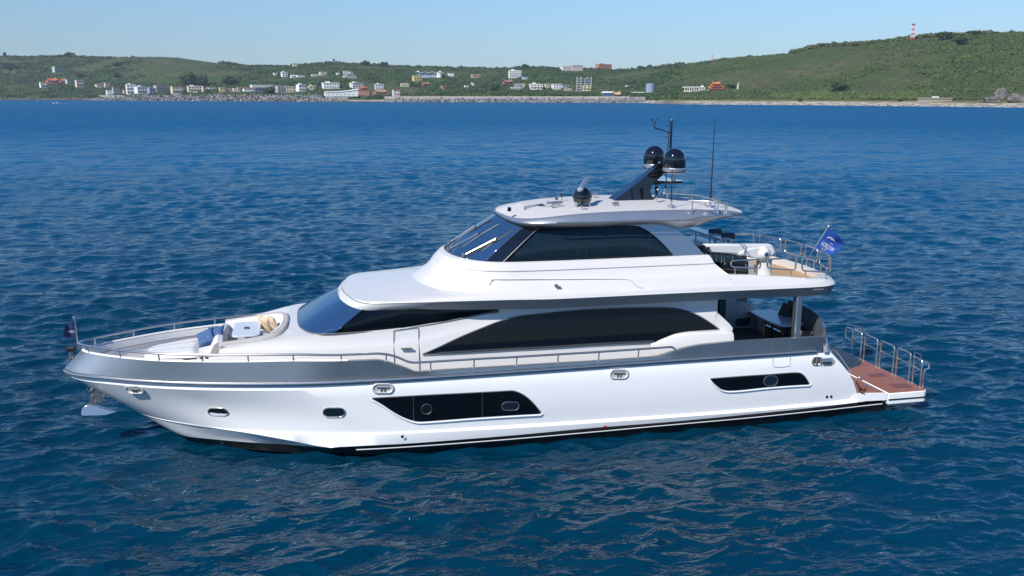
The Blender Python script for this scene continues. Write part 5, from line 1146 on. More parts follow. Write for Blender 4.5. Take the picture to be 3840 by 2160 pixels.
# ---- buildings and landmarks of the shore, each standing where the ground meets its sight line
bm_cache = {}
def bmat(c, rough=.8):
    k = tuple(round(v, 3) for v in c)
    if k not in bm_cache: bm_cache[k] = mat('wall_paint', c, rough, var=.10, vscale=.6)
    return bm_cache[k]
WHT, CRM, PNK, GRY, TAN, YEL = (.80, .79, .76), (.66, .58, .44), (.58, .36, .30), (.36, .36, .35), (.46, .38, .29), (.66, .54, .26)
ORG, RED, BRN, GRN, BLU, TEA, NAV = (.46, .13, .05), (.42, .06, .05), (.24, .12, .09), (.36, .50, .43), (.16, .30, .46), (.20, .42, .42), (.06, .09, .14)
darkwin = mat('dark_window', (.03, .035, .04), .2)
HOUSES = {}
class Site:
    def __init__(s, px, py, w, h):
        s.th, s.r, s.p = ground_at(px, py); k = s.r*math.sqrt(1+((px-1920)/FH)**2*0)/FH
        s.W, s.Hh = w*s.r/FH, h*s.r/FH; KEEP.append((px-w*.58, px+w*.58, s.r-30, s.r+7)); s.px = px
def root(name, label, cat, st, yaw=None, group=None):
    o = thing(name, label, cat, tuple(st.p+[0, 0, -.3]), group); o.rotation_euler = (0, 0, -st.th+(yaw if yaw is not None else 0)); return o
# local frame of a root: x along the shore to the right, -y towards the sea
def lb(mb, x0, x1, y0, y1, z0, z1, m): mb.box(((x0+x1)/2, (y0+y1)/2, (z0+z1)/2), (x1-x0, y1-y0, z1-z0), m)
def part(mb, name, par, angle=30): return mb.build(name, par, angle=angle, local=True, smooth=False)
def window(par, x, y, z, w, h, side=0):
    mb = MB()
    if side == 0: lb(mb, x-w/2, x+w/2, y-.12, y+.1, z, z+h, darkwin)
    else: lb(mb, x-.1, x+.12, y-w/2, y+w/2, z, z+h, darkwin)
    return part(mb, 'window', par)
def house(px, py, w, h, label, wall=WHT, roof=None, fl=2, yaw=None, tank=False, balc=False, gable=False, win=True, name='house', cat='house', group='houses along the coast', dep=None):
    st = Site(px, py, w*1.08, h*1.12); W, Hh = st.W, st.Hh; D = dep or min(max(W*.7, 6), 14); g = random.Random(int(px*7+py)); yaw = g.uniform(.15, .5) if yaw is None else yaw
    o = root(name, label, cat, st, yaw, group); wm = bmat(wall); rm = bmat(roof or tuple(min(.8, c*1.05) for c in wall)); W *= .93
    rh = Hh*.28 if gable else .5; mb = MB(); lb(mb, -W/2, W/2, 0, D, 0, Hh-rh, wm); wl_ = part(mb, 'wall', o)
    mb = MB()
    if gable:
        z0 = Hh-rh; V = [(-W/2-.4, -.5, z0), (W/2+.4, -.5, z0), (W/2+.4, D+.5, z0), (-W/2-.4, D+.5, z0), (-W/2-.4, D/2, Hh), (W/2+.4, D/2, Hh)]
        mb.add(V, [(0, 1, 5, 4), (2, 3, 4, 5), (0, 4, 3), (1, 2, 5), (0, 3, 2, 1)], rm)
    else:
        lb(mb, -W/2-.35, W/2+.35, -.35, D+.35, Hh-rh, Hh-rh+.3, rm); 
        for a in ((-W/2-.3, -W/2, -.3, D+.3), (W/2, W/2+.3, -.3, D+.3), (-W/2, W/2, -.3, 0), (-W/2, W/2, D, D+.3)): lb(mb, a[0], a[1], a[2], a[3], Hh-rh+.3, Hh+.35, rm)
    part(mb, 'roof', o)
    if tank:
        mb = MB(); mb.lathe([(0, 0), (1.1, 0), (1.2, 1.6), (.5, 2.1), (0, 2.1)], (W*.2, D*.5, Hh-rh+.3), steeld, 10); part(mb, 'water_tank', o)
        mb = MB(); lb(mb, -W*.3, -W*.05, D*.3, D*.7, Hh-rh+.3, Hh+2.4, wm); part(mb, 'stair_house', o)
    if win and w > 11:
        fh = (Hh-rh)/fl; n = max(2, min(7, int(W/4.2)))
        for k in range(fl):
            if balc: mb = MB(); lb(mb, -W/2-.2, W/2+.2, -1.3, 0, k*fh+fh*.05, k*fh+fh*.36, wm); part(mb, 'balcony', o)
            for i in range(n): window(o, -W/2+W*(i+.5)/n, 0, k*fh+fh*.40, W/n*.52, fh*.42)
            window(o, W/2, D*.5, k*fh+fh*.4, D*.3, fh*.4, 1)
    return o
def temple(px, py, w, h, label, wall=TAN, roof=ORG, tiers=2, group='temples with curved tile roofs'):
    st = Site(px, py, w, h); W, Hh = st.W, st.Hh; D = min(W*.7, 13); o = root('temple', label, 'temple', st, .25, group); wm, rm, gm = bmat(wall), bmat(roof), bmat((.40, .30, .10)); z = 0; w_ = W
    for k in range(tiers):
        hh = Hh/tiers; mb = MB(); lb(mb, -w_*.42, w_*.42, D*.1*(k+1), D*(1-.1*k), z, z+hh*.5, wm); part(mb, 'wall', o)
        for i in range(4): x = -w_*.40+w_*.80*i/3; mb = MB(); mb.lathe([(.3, 0), (.3, hh*.5)], (x, D*.1*(k+1)-.5, z), bmat(RED), 8); part(mb, 'column', o)
        mb = MB(); n = 13; ridge, e0, e1 = [], [], []
        for i in range(n):
            u = -1+2*i/(n-1); up = .22*hh*abs(u)**3; ridge.append((u*w_*.42, D*.5, z+hh*.92+up)); e0.append((u*w_*.54, -1, z+hh*.45+up)); e1.append((u*w_*.54, D+1, z+hh*.45+up))
        m0 = [((a[0]+b[0])/2, (a[1]+b[1])/2, (a[2]+b[2])/2-.07*hh) for a, b in zip(ridge, e0)]; m1 = [((a[0]+b[0])/2, (a[1]+b[1])/2, (a[2]+b[2])/2-.07*hh) for a, b in zip(ridge, e1)]
        mb.grid(np.array([e0, m0, ridge, m1, e1]), rm); rf = part(mb, 'roof', o)
        mb = MB(); mb.tube(np.array(ridge)+[0, 0, .2], .35, gm, 6)
        for sx in (-1, 1): mb.tube([(sx*w_*.38, D*.5, z+hh*.95), (sx*w_*.47, D*.5, z+hh*1.15), (sx*w_*.44, D*.5, z+hh*1.30)], [.4, .3, .1], gm, 6)
        part(mb, 'ridge', o); z += hh*.62 if k < tiers-1 else 0; w_ *= .72
    return o
# left hillside
house(220, 273, 24, 17, 'pale green concrete house alone on the upper left hillside', GRN, fl=2, yaw=.5)
temple(198, 321, 46, 30, 'sprawling orange roofed temple on the lower left hillside', TAN, ORG, 2)
house(163, 321, 18, 10, 'teal roofed low house beside the sprawling orange temple', WHT, TEA, 1)
house(167, 332, 20, 10, 'white block just below the sprawling orange temple', WHT, fl=1)
temple(236, 314, 18, 15, 'small open pavilion with plain orange roof beside the sprawling temple', TAN, ORG, 1)
house(262, 315, 17, 13, 'pale house with grey green roof beyond the orange pavilion', (.5, .56, .54), TEA, 2)
house(303, 329, 24, 20, 'tiered white and pink house standing alone among trees', (.66, .55, .48), WHT, 2, balc=True)
house(379, 330, 28, 11, 'low white house with red brown roof on the left slope', WHT, BRN, 1, gable=True)
house(406, 329, 18, 14, 'pink house with arched openings on the left slope', (.64, .46, .38), fl=2)
house(413, 357, 18, 14, 'bare white cube house at the start of the breakwater', WHT, fl=1, win=False)
house(438, 355, 20, 24, 'grey house with a flat red roof behind the white cube house', GRY, RED, 3)
house(474, 356, 15, 14, 'small pink house beside the white balconied terrace', PNK, fl=2)
house(495, 355, 30, 31, 'white three storey terrace with open balconies by the breakwater', WHT, fl=3, balc=True, tank=True)
house(539, 354, 42, 23, 'long bright white villa behind the tetrapods', WHT, fl=2, balc=True, tank=True)
house(573, 353, 22, 18, 'blue grey house in shade behind the white villa', (.30, .36, .44), fl=2, tank=True)  # wall colour carries the blue shade lying on the house
house(611, 347, 44, 22, 'grey unpainted concrete house with three floors', (.40, .37, .34), fl=3, balc=True)
house(667, 356, 34, 27, 'beige house with arches and a red roof edge at the breakwater', CRM, RED, 2, balc=True)
# village behind the long breakwater
house(733, 347, 46, 20, 'wide cream two storey house with pale balconies', CRM, WHT, 2, balc=True, tank=True)
house(769, 344, 14, 18, 'narrow house with a red top beside the wide cream one', (.60, .50, .45), RED, 2)
house(799, 341, 28, 9, 'long low white house before the wooded slope', WHT, fl=1)
house(836, 346, 20, 15, 'house with yellow upper wall in the village row', YEL, fl=2)
house(862, 343, 28, 9, 'low house with orange tiled roof in the village row', (.62, .50, .40), ORG, 1, gable=True)
house(884, 343, 16, 9, 'little white house squeezed beside the orange tiled one', WHT, fl=1)
house(899, 343, 12, 13, 'slim tan house with a dark upper opening', TAN, fl=2)
house(936, 343, 38, 13, 'white house under a wide brown gable', WHT, BRN, 1, gable=True)
house(985, 329, 78, 9, 'very long white roofed hall above the village', WHT, WHT, 1, win=False, name='hall', cat='hall', dep=10)
house(978, 344, 38, 14, 'dark blue grey shed below the very long hall', (.10, .14, .18), (.14, .18, .22), 1)
house(1059, 349, 34, 23, 'grey three storey house with horizontal bands', (.44, .43, .42), fl=3, balc=True)
house(1096, 347, 44, 18, 'long cream building with plain walls near the breakwater end', CRM, fl=2, win=True)
house(1136, 343, 30, 22, 'stepped white house behind the long cream building', WHT, fl=2, tank=True)
house(1172, 337, 24, 13, 'pale yellow house at the edge of the village', (.66, .60, .42), fl=1, tank=True)
# houses scattered on the middle hill
house(1034, 282, 11, 7, 'tiny white house at the upper edge of the middle wood', WHT, fl=1, group='white houses scattered on the hill')
house(1069, 289, 20, 15, 'cluster of white walls stacked on the middle hill', WHT, fl=2, tank=True, group='white houses scattered on the hill')
house(1101, 293, 16, 9, 'white house with a slanted roof below the stacked white walls', WHT, fl=1, gable=True, group='white houses scattered on the hill')
house(1131, 290, 28, 8, 'long low white house with a reddish front on the middle hill', WHT, BRN, 1, group='white houses scattered on the hill')
house(1183, 287, 24, 5, 'thin white terrace wall house on the middle hill', WHT, fl=1, group='white houses scattered on the hill')
house(1214, 283, 24, 11, 'cream topped white house at the right of the middle hill', CRM, WHT, 2, group='white houses scattered on the hill')
house(1090, 247, 30, 6, 'low white building half hidden on the ridge line', WHT, fl=1, group='buildings on the ridge')
house(1108, 254, 16, 14, 'cream cube building on the ridge line', CRM, fl=2, group='buildings on the ridge')
house(1297, 282, 16, 14, 'white and pink house with two dark windows on the central hill', (.66, .58, .56), fl=2, group='white houses scattered on the hill')
house(1319, 280, 15, 9, 'white house with an open side on the central hill', WHT, fl=1, group='white houses scattered on the hill')
house(1269, 283, 11, 8, 'small white house left of the pink windowed one', WHT, fl=1, group='white houses scattered on the hill')
house(1316, 293, 44, 8, 'broad shed with a blue grey roof below the pink windowed house', WHT, (.20, .27, .34), 1, gable=True, group='white houses scattered on the hill')
# harbour
def hall():
    st = Site(1282, 361, 120, 25); W, Hh = st.W, st.Hh; o = root('market_hall', 'big white harbour hall with a swept curved roof', 'hall', st, .12); D = 18; wm = bmat((.76, .76, .75))
    n = 17; top = [(-W/2+W*i/(n-1), Hh*(.62+.38*(i/(n-1))**1.4-.10*math.sin(math.pi*i/(n-1)))) for i in range(n)]
    mb = MB(); mb.grid(np.array([[(x, 0, 0) for x, z in top], [(x, 0, z) for x, z in top]]), wm); mb.grid(np.array([[(x, D, 0) for x, z in top], [(x, D, z) for x, z in top]]), wm)
    for k in (0, -1): x, z = top[k]; mb.add([(x, 0, 0), (x, D, 0), (x, D, z), (x, 0, z)], [(0, 1, 2, 3)], wm)
    part(mb, 'wall', o); mb = MB(); mb.grid(np.array([[(x*1.02, y, z+dz) for x, z in top] for y, dz in ((-.8, 0), (-.8, .5), (D/2, 1.3), (D+.8, .5), (D+.8, 0))]), bmat((.74, .76, .78))); part(mb, 'roof', o)
    for i in range(7): window(o, -W*.40+i*W*.125, 0, Hh*.22, W*.05, Hh*.07)
hall()
house(1244, 334, 58, 19, 'spread of white walls on the slope behind the harbour hall', WHT, fl=2, tank=True)
house(1344, 337, 44, 23, 'white house with roof tanks behind the red gate tower', (.64, .62, .60), fl=3, tank=True)
house(1424, 336, 30, 17, 'pale house with several steel tanks above the harbour', (.58, .60, .60), fl=2, tank=True)
def gate_tower():
    st = Site(1365, 361, 40, 38); W, Hh = st.W, st.Hh; o = root('gate_tower', 'square red brick gate tower with stacked orange temple roofs', 'tower', st, .2); D = W*.8
    mb = MB(); lb(mb, -W/2, W/2, 0, D, 0, Hh*.55, bmat((.40, .20, .16))); part(mb, 'wall', o)
    for z, k in ((.55, 1.12), (.78, .78)):
        mb = MB(); w, h = W*k/2, Hh*.13; V = [(-w, -.8, Hh*z+h*.35), (w, -.8, Hh*z+h*.35), (w, D+.8, Hh*z+h*.35), (-w, D+.8, Hh*z+h*.35), (-w*.6, D*.3, Hh*z+h), (w*.6, D*.3, Hh*z+h), (w*.6, D*.7, Hh*z+h), (-w*.6, D*.7, Hh*z+h)]
        mb.add(V, [(0, 1, 5, 4), (1, 2, 6, 5), (2, 3, 7, 6), (3, 0, 4, 7), (4, 5, 6, 7), (0, 3, 2, 1)], bmat(ORG)); part(mb, 'roof', o)
        mb = MB(); lb(mb, -w*.55, w*.55, D*.3, D*.7, Hh*z+h*.8, Hh*z+Hh*.20, bmat((.42, .16, .10))); part(mb, 'upper_storey', o)
gate_tower()
temple(1428, 361, 62, 28, 'tan and red temple with carved ridges behind the quay', TAN, (.36, .20, .13), 2)
house(1488, 360, 24, 22, 'white walled kiosk with a vivid red flat roof and red posts', (.66, .60, .58), (.50, .03, .06), 2)
house(1520, 325, 28, 10, 'cream house with a hipped roof on the slope above the red kiosk', CRM, (.62, .54, .44), 1, gable=True)
def resort():
    st = Site(1612, 291, 108, 24); W, Hh = st.W, st.Hh; o = root('resort_building', 'pale resort building with a wavy white roof on the central hill', 'building', st, .1); D = 14
    mb = MB(); lb(mb, -W*.42, W*.44, 1, D, 0, Hh*.66, bmat((.34, .48, .58))); part(mb, 'wall', o)
    n = 40; mb = MB(); mb.grid(np.array([[(-W/2+W*i/(n-1), y, Hh*(.78+.07*math.sin(i*.62))+dz) for i in range(n)] for y, dz in ((-1.5, 0), (-1.5, .5), (D+1, .5))]), bmat(WHT)); part(mb, 'roof', o)
    mb = MB(); mb.lathe([(W*.09, 0), (W*.09, Hh*.6), (W*.10, Hh*.62), (W*.10, Hh*.72), (0, Hh*.72)], (W*.33, 0, 0), bmat(WHT), 20); part(mb, 'round_tower', o)
    for i in range(8): window(o, -W*.38+i*W*.085, 1, Hh*.3, W*.05, Hh*.22)
    for x in (-W*.40, W*.36): mb = MB(); mb.lathe([(W*.05, 0), (W*.035, Hh*.1), (0, Hh*.12)], (x, 3, Hh*.86), bmat(WHT), 14); part(mb, 'roof_dome', o)
resort()
house(1568, 305, 32, 18, 'yellow house with many openings below the wavy roofed resort', YEL, fl=3, balc=True)
house(1594, 290, 12, 12, 'small plain yellow house beside the resort', YEL, fl=2)
house(1693, 286, 20, 9, 'white flat roofed box house right of the resort', WHT, fl=1, win=False)
temple(1600, 323, 36, 17, 'weathered pink brown temple in the trees below the resort', (.36, .26, .24), (.33, .17, .15), 2)
house(1665, 335, 14, 11, 'small house with a bright orange wall above the sea wall', (.60, .26, .12), fl=1)
house(1752, 331, 14, 8, 'white low house among bushes above the sea wall', WHT, fl=1)
house(1774, 324, 10, 9, 'white tank topped cube above the bushes', WHT, fl=1, tank=True)
house(1787, 293, 30, 10, 'salmon pink ruin on the central hill', (.50, .33, .26), fl=1)
# right of centre
house(1933, 294, 44, 25, 'white four storey house with terraces and dark arches', (.78, .77, .75), fl=4, balc=True, tank=True)
house(1969, 298, 18, 8, 'house with a bright blue roof beside the white terraced one', WHT, (.10, .36, .55), 1)
temple(1906, 322, 48, 27, 'dark brown temple with tiered roofs in front of the white terraced house', (.28, .19, .15), (.26, .13, .11), 2)
house(1947, 332, 28, 16, 'grey gabled house beside the dark brown temple', GRY, (.22, .27, .32), 2, gable=True)
house(1936, 335, 34, 6, 'long low white wall house below the grey gable', WHT, fl=1)
house(1963, 332, 10, 15, 'slim cream tower house', CRM, fl=3)
house(2013, 338, 46, 19, 'broad white house with balconies and many roof tanks', (.70, .69, .62), fl=2, balc=True, tank=True)
house(2054, 332, 16, 13, 'cream house with a square top right of the broad balconied one', CRM, fl=2)
house(2090, 336, 32, 18, 'white box house in the row behind the green bank', (.74, .73, .72), fl=2)
house(2122, 330, 24, 9, 'blue shaded house at the end of the white row', (.34, .42, .50), fl=1)  # bluish shade painted into the walls
house(2131, 342, 26, 8, 'low pinkish house perched over the bank', (.60, .48, .42), fl=1)
def unfinished():
    st = Site(2198, 341, 44, 53); W, Hh = st.W, st.Hh; o = root('unfinished_tower', 'tall unfinished concrete tower house with open floors', 'building', st, .45); D = W*.85; c = bmat((.62, .62, .60)); d = bmat((.20, .25, .30)); n = 6
    mb = MB(); lb(mb, -W*.1, W/2, D*.1, D, 0, Hh*.82, d); part(mb, 'core', o)
    for k in range(n): mb = MB(); lb(mb, -W/2, W/2, 0, D, Hh*k/n, Hh*k/n+.5, c); part(mb, 'floor_slab', o)
    for x in (-W/2+.3, -W*.12, W/2-.4):
        for y in (.3, D-.3): mb = MB(); lb(mb, x-.35, x+.35, y-.3, y+.3, 0, Hh*(1.0 if x != -W*.12 else .86), c); part(mb, 'column', o)
    for k in range(1, 5): window(o, W/2, D*.45, Hh*k/n+Hh*.06, D*.28, Hh*.07, 1)
unfinished()
house(2201, 341, 30, 18, 'yellow two storey house at the foot of the unfinished tower', (.70, .62, .36), fl=2, yaw=.3, balc=True, dep=6)
house(2175, 351, 36, 9, 'navy blue low house in front of the unfinished tower', NAV, (.3, .33, .36), 1)
house(2284, 362, 40, 16, 'blue shed with a white barrel roof beside the red temple', (.08, .16, .32), WHT, 1, gable=True)
temple(2314, 363, 28, 18, 'red walled little temple at the right end of the breakwater', (.40, .12, .09), (.45, .32, .18), 1)
house(2357, 328, 12, 6, 'tiny white house on the green slope left of the tank', WHT, fl=1)
house(2398, 354, 48, 7, 'low white pump house roof beside the grey tank', WHT, fl=1, win=False)
def tank():
    st = Site(2438, 349, 33, 33); o = root('storage_tank', 'round blue grey storage tank with vertical ribs', 'tank', st); r = st.W/2; mb = MB()
    mb.lathe([(r, 0), (r, st.Hh*.96), (r*.9, st.Hh), (0, st.Hh*1.02)], (0, r, 0), bmat((.22, .30, .38)), 32); sh = part(mb, 'tank_shell', o)
    mb = MB(); mb.lathe([(r*1.015, st.Hh*.93), (r*1.015, st.Hh*.96)], (0, r, 0), bmat((.30, .38, .46)), 32); part(mb, 'rim', o)
tank()
house(2127, 266, 36, 15, 'long white institutional block on the ridge', (.70, .66, .58), fl=3, group='buildings on the ridge')
house(2166, 267, 42, 17, 'white and maroon block with a roof frame on the ridge', (.62, .54, .54), (.35, .12, .12), 3, tank=True, group='buildings on the ridge')
house(2270, 263, 56, 23, 'large brick red building alone on the ridge', (.46, .17, .11), (.36, .14, .10), 3, tank=True, yaw=.6, group='buildings on the ridge')
house(1480, 247, 26, 8, 'rust coloured building among ridge trees', (.36, .18, .12), fl=1, group='buildings on the ridge')
# right shore
def pavilion():
    st = Site(2603, 343, 84, 20); W, Hh = st.W, st.Hh; o = root('white_pavilion', 'flat roofed white pavilion with yellow columns beside the orange pagoda', 'pavilion', st, .1); D = 9
    mb = MB(); lb(mb, -W/2, W*.42, -1, D, Hh*.72, Hh*.84, bmat(WHT)); part(mb, 'roof', o); mb = MB(); lb(mb, W*.22, W/2, 0, D, 0, Hh*.8, bmat((.30, .34, .38))); lb(mb, -W*.3, W*.22, D*.5, D, 0, Hh*.72, bmat((.55, .52, .45))); part(mb, 'wall', o)
    for i in range(7): mb = MB(); lb(mb, -W*.42+i*W*.1, -W*.42+i*W*.1+.7, -.6, .1, 0, Hh*.72, bmat(YEL if i % 2 else WHT)); part(mb, 'column', o)
    mb = MB(); lb(mb, W*.30, W*.40, 2, 5, Hh*.84, Hh*1.1, bmat((.5, .6, .66))); part(mb, 'water_tank', o)
    mb = MB(); lb(mb, -W*.58, W*.5, -3, 0, -.2, .8, bmat(WHT)); part(mb, 'terrace', o)
pavilion()
temple(2686, 340, 58, 41, 'bright orange pagoda temple with three curled roofs on the right shore', (.52, .36, .20), (.55, .17, .05), 3)
st = Site(2766, 335, 9, 27); o = root('sail_sculpture', 'pale upright sail shaped monument on the green slope', 'monument', st); mb = MB(); P = [(-.9, 0), (.9, 0), (1.2, st.Hh*.6), (.9, st.Hh), (.1, st.Hh*.75), (-.9, st.Hh*.35)]
mb.prism(P, lambda u, v, h: (u, h, v), -.5, .5, bmat((.5, .56, .56))); part(mb, 'blade', o); mb = MB(); lb(mb, -1.6, 1.6, -1.2, 1.2, -.5, .8, bmat(GRY)); part(mb, 'plinth', o)
def lattice(px, py, w, h, label, thin=False):
    st = Site(px, py, w, h); o = root('lattice_tower', label, 'tower', st, .4); r, Hh = st.W/2, st.Hh; n = 7; rw = (bmat((.55, .03, .05), .5), bmat((.80, .80, .80), .5))
    for k in range(n):
        z0, z1 = Hh*k/n, Hh*(k+1)/n; f0, f1 = r*(1-.55*k/n), r*(1-.55*(k+1)/n); mb = MB(); m = rw[k % 2]; q = max(.16, r*.10)
        c = lambda f, z: [(-f, -f, z), (f, -f, z), (f, f, z), (-f, f, z)]; a, b = c(f0, z0), c(f1, z1)
        for i in range(4):
            mb.tube([a[i], b[i]], q, m, 5); mb.tube([a[i], b[(i+1) % 4]], q*.7, m, 4); mb.tube([a[(i+1) % 4], b[i]], q*.7, m, 4); mb.tube([b[i], b[(i+1) % 4]], q*.7, m, 4)
        part(mb, 'tower_section', o)
    if not thin: mb = MB(); lb(mb, -r*1.0, r*1.0, -r*1.0, r*1.0, Hh*.94, Hh*.97, rw[0]); part(mb, 'platform', o)
    mb = MB(); mb.tube([(0, 0, Hh), (0, 0, Hh*1.05)], .2, rw[0], 5); part(mb, 'lightning_rod', o)
lattice(3421, 150, 10, 54, 'tall red and white lattice radio tower on the right ridge')
lattice(2672, 226, 5, 26, 'faint slender red and white mast on the far slope', True)
st = Site(3462, 134, 3, 30); o = root('radio_mast', 'thin grey radio mast right of the lattice tower', 'mast', st); mb = MB(); mb.tube([(0, 0, 0), (0, 0, st.Hh)], [.30, .12], bmat(GRY), 6); part(mb, 'pole', o); mb = MB(); lb(mb, -.8, .8, -.8, .8, -.5, .5, bmat(GRY)); part(mb, 'footing', o)
st = Site(1252, 237, 10, 18); o = root('water_tower', 'dark mushroom shaped water tower on the ridge', 'water tower', st); Hh = st.Hh; r = st.W/2; mb = MB(); mb.lathe([(r*.45, 0), (r*.35, Hh*.55)], (0, 0, 0), bmat((.14, .16, .18)), 12); part(mb, 'shaft', o)
mb = MB(); mb.lathe([(r*.4, Hh*.5), (r*.9, Hh*.62), (r, Hh*.95), (0, Hh)], (0, 0, 0), bmat((.12, .15, .17)), 18); part(mb, 'tank', o)
# sea walls, quay
def wall(x0, x1, ytop, ybot, dist_off, label, col, name='sea_wall', th=3., cat='wall'):
    n = 24; P = []; 
    for px in np.linspace(x0, x1, n): t = float(px2th(px)); r = float(np.interp(t, THG, RS))+dist_off; P.append((t, r))
    pm = P[n//2]; zt = float(at((x0+x1)/2, ytop, d=pm[1])[2]); mb = MB(); a, b = [], []
    for t, r in P: a.append((r*math.sin(t), -S+r*math.cos(t), 0)); b.append(((r+th)*math.sin(t), -S+(r+th)*math.cos(t), 0))
    a, b = np.array(a), np.array(b); up = np.array([0, 0, zt]); dn = np.array([0, 0, -2.])
    c = a.mean(0); mb.grid(np.array([a+dn-c, a+up-c, b+up-c, b+dn-c]), col)
    o = mb.build(name, angle=30); o.location = tuple(c); tag(o, label, cat); return o
concrete = mat('sea_wall_concrete', (.36, .34, .315), .9, var=.22, vscale=.12)
concd = mat('stained_concrete', (.24, .235, .23), .9, var=.25, vscale=.15)
wall(1442, 2362, 361.2, 386, 30, 'long pale concrete sea wall behind the right breakwater', concrete)
wall(2366, 2422, 362.5, 386, 24, 'short dark concrete wall closing the right breakwater', concd)
wall(1221, 1304, 360.5, 384, 18, 'tall grey concrete quay block in front of the white harbour hall', concd, 'quay_block', 12, 'quay')
wall(1304, 1440, 374.5, 384, 10, 'low weathered harbour quay before the temples', concrete, 'quay', 14, 'quay')
wall(370, 460, 357.5, 378, 34, 'low tan wall beside the bare white cube house', concrete, 'retaining_wall', 3)
# tetrapod breakwaters
tp_m = mat('tetrapod_concrete', (.225, .22, .215), .9, var=.35, vscale=.25)
_nt = tp_m.node_tree; _oi = _nt.nodes.new('ShaderNodeNewGeometry'); _mr = _nt.nodes.new('ShaderNodeMapRange'); _mr.inputs[3].default_value = .25; _mr.inputs[4].default_value = 1.45; _nt.links.new(_oi.outputs['Random Per Island'], _mr.inputs[0])  # tone per leg varied to stand in for shading contrast within the pile
_mx = _nt.nodes.new('ShaderNodeMix'); _mx.data_type = 'RGBA'; _mx.blend_type = 'MULTIPLY'; _mx.inputs[0].default_value = 1; _pb = _nt.nodes['Principled BSDF']; _nt.links.new(_pb.inputs['Base Color'].links[0].from_socket, _mx.inputs[6]); _nt.links.new(_mr.outputs[0], _mx.inputs[7]); _nt.links.new(_mx.outputs[2], _pb.inputs['Base Color'])
def tetra(s_):
    mb = MB(); dirs = [(0, 0, 1), (.943, 0, -.333), (-.471, .816, -.333), (-.471, -.816, -.333)]
    for d in dirs: d = np.array(d); mb.tube([d*0, d*s_], [.36*s_, .24*s_], tp_m, 7)
    return mb
tmesh = None; TG = 'tetrapods piled along the breakwaters'; tl = 'grey concrete tetrapod piled on the breakwater with its alike neighbours'
g = random.Random(9); spots = []
for x0, x1, n, yt, lift in ((315, 1215, 640, 0, 1.0), (1215, 1300, 36, 0, .42), (1446, 2420, 640, 0, .62)):
    for i in range(n):
        px = x0+(x1-x0)*(i+g.random())/n; t = float(px2th(px)); rs = float(np.interp(t, THG, RS)); u = g.random()
        end = min(1, (px-315)/260+.25) if x0 == 315 else min(1, (x1-px)/40+.3)
        top = float(at(px, 355 if x0 == 315 else 369, d=rs+25)[2])*end*(1 if x0 != 1215 else .9); z = -.5+u*(top-1.2); spots.append((px, rs+1+u*24+g.uniform(-1.5, 1.5), z, t))
order = sorted(spots, key=lambda s_: s_[1]); top300 = set(id(s_) for s_ in order[:300])
protos = []; 
big = [s_ for s_ in spots]; g.shuffle(big); named = set(map(id, sorted(big, key=lambda s_: s_[1]-s_[2]*1.2)[:300]))
first = None; restV, restF = [], []
tm = tetra(1.0); TV = np.array(tm.v); TF = tm.f
mb_rest = MB()
for s_ in spots:
    px, r, z, t = s_; sz = g.uniform(2.6, 4.0); M = Matrix.Rotation(g.uniform(0, 6.28), 3, 'Z') @ Matrix.Rotation(g.uniform(0, 3.1), 3, 'X')
    pos = (r*math.sin(t), -S+r*math.cos(t), z)
    if id(s_) in named:
        if first is None: first = tm.build('tetrapod', angle=40); o = first
        else: o = first.copy(); COL.objects.link(o)
        o.location = pos; o.rotation_euler = M.to_euler(); o.scale = (sz,)*3; tag(o, tl, 'tetrapod', TG)
    else: mb_rest.add((TV @ np.array(M).T)*sz+np.array(pos), TF, tp_m)
o = mb_rest.build('tetrapod_bank', angle=40, recalc=False); tag(o, 'mass of grey tetrapods along the breakwaters', kind='stuff')
# rocky foreshore at the left
g2 = np.random.default_rng(4); P, Rd, Cl = [], [], []
for _ in range(520):
    px = g2.uniform(-200, 340); t = float(px2th(px)); rs = float(np.interp(t, THG, RS)); u = g2.uniform(0, 18); P.append(((rs+u)*math.sin(t), -S+(rs+u)*math.cos(t), .2+u*.16+g2.uniform(0, .8)*(px > 110))); Rd.append(g2.uniform(.6, 1.9)); Cl.append(np.array([.22, .20, .18])*g2.uniform(.35, 1.2))
for _ in range(420):
    px = g2.uniform(2440, 4000); t = float(px2th(px)); rs = float(np.interp(t, THG, RS)); u = g2.uniform(1, 12); P.append(((rs+u)*math.sin(t), -S+(rs+u)*math.cos(t), .1+u*.10)); Rd.append(g2.uniform(.3, 1.1)); Cl.append(np.array([.20, .19, .17])*g2.uniform(.5, 1.3))
V, F, C = clumps(np.array(P), np.array(Rd), np.array(Cl), g2, 0, .6); o = tri_mesh('shore_rocks', V, F, C, LEAF); tag(o, 'dark shore rocks along the waterline', kind='stuff')
# boulders and bunker ruin on the right beach
rockm = mat('boulder_stone', (.13, .12, .11), .9, var=.4, vscale=.25, bump=1, bscale=.6)
def boulder(px, py, w, h, label, seed):
    st = Site(px, py, w, h); bm = bmesh.new(); bmesh.ops.create_icosphere(bm, subdivisions=3, radius=1)
    for v in bm.verts:
        n = mn.fractal(v.co*1.3+Vector((seed*7, 0, 0)), .8, 2, 4); f = 1+.34*n; c = v.co*f; c.z = max(c.z, -.35); v.co = Vector((round(c.x*3.2)/3.2*.4+c.x*.6, c.y, c.z))
        v.co.x *= st.W*.5; v.co.y *= st.W*.45; v.co.z = (v.co.z+.3)*st.Hh*.75
    me = bpy.data.meshes.new('boulder'); bm.to_mesh(me); bm.free(); me.materials.append(rockm); o = bpy.data.objects.new('boulder', me); COL.objects.link(o); o.location = tuple(st.p); o.rotation_euler = (0, 0, -st.th)
    tag(o, label, 'boulder', 'boulders at the back of the right beach')
boulder(3716, 384, 56, 18, 'broad pale grey boulder at the back of the right beach', 1)
boulder(3752, 372, 40, 40, 'upright dark boulder behind the broad pale one', 2)
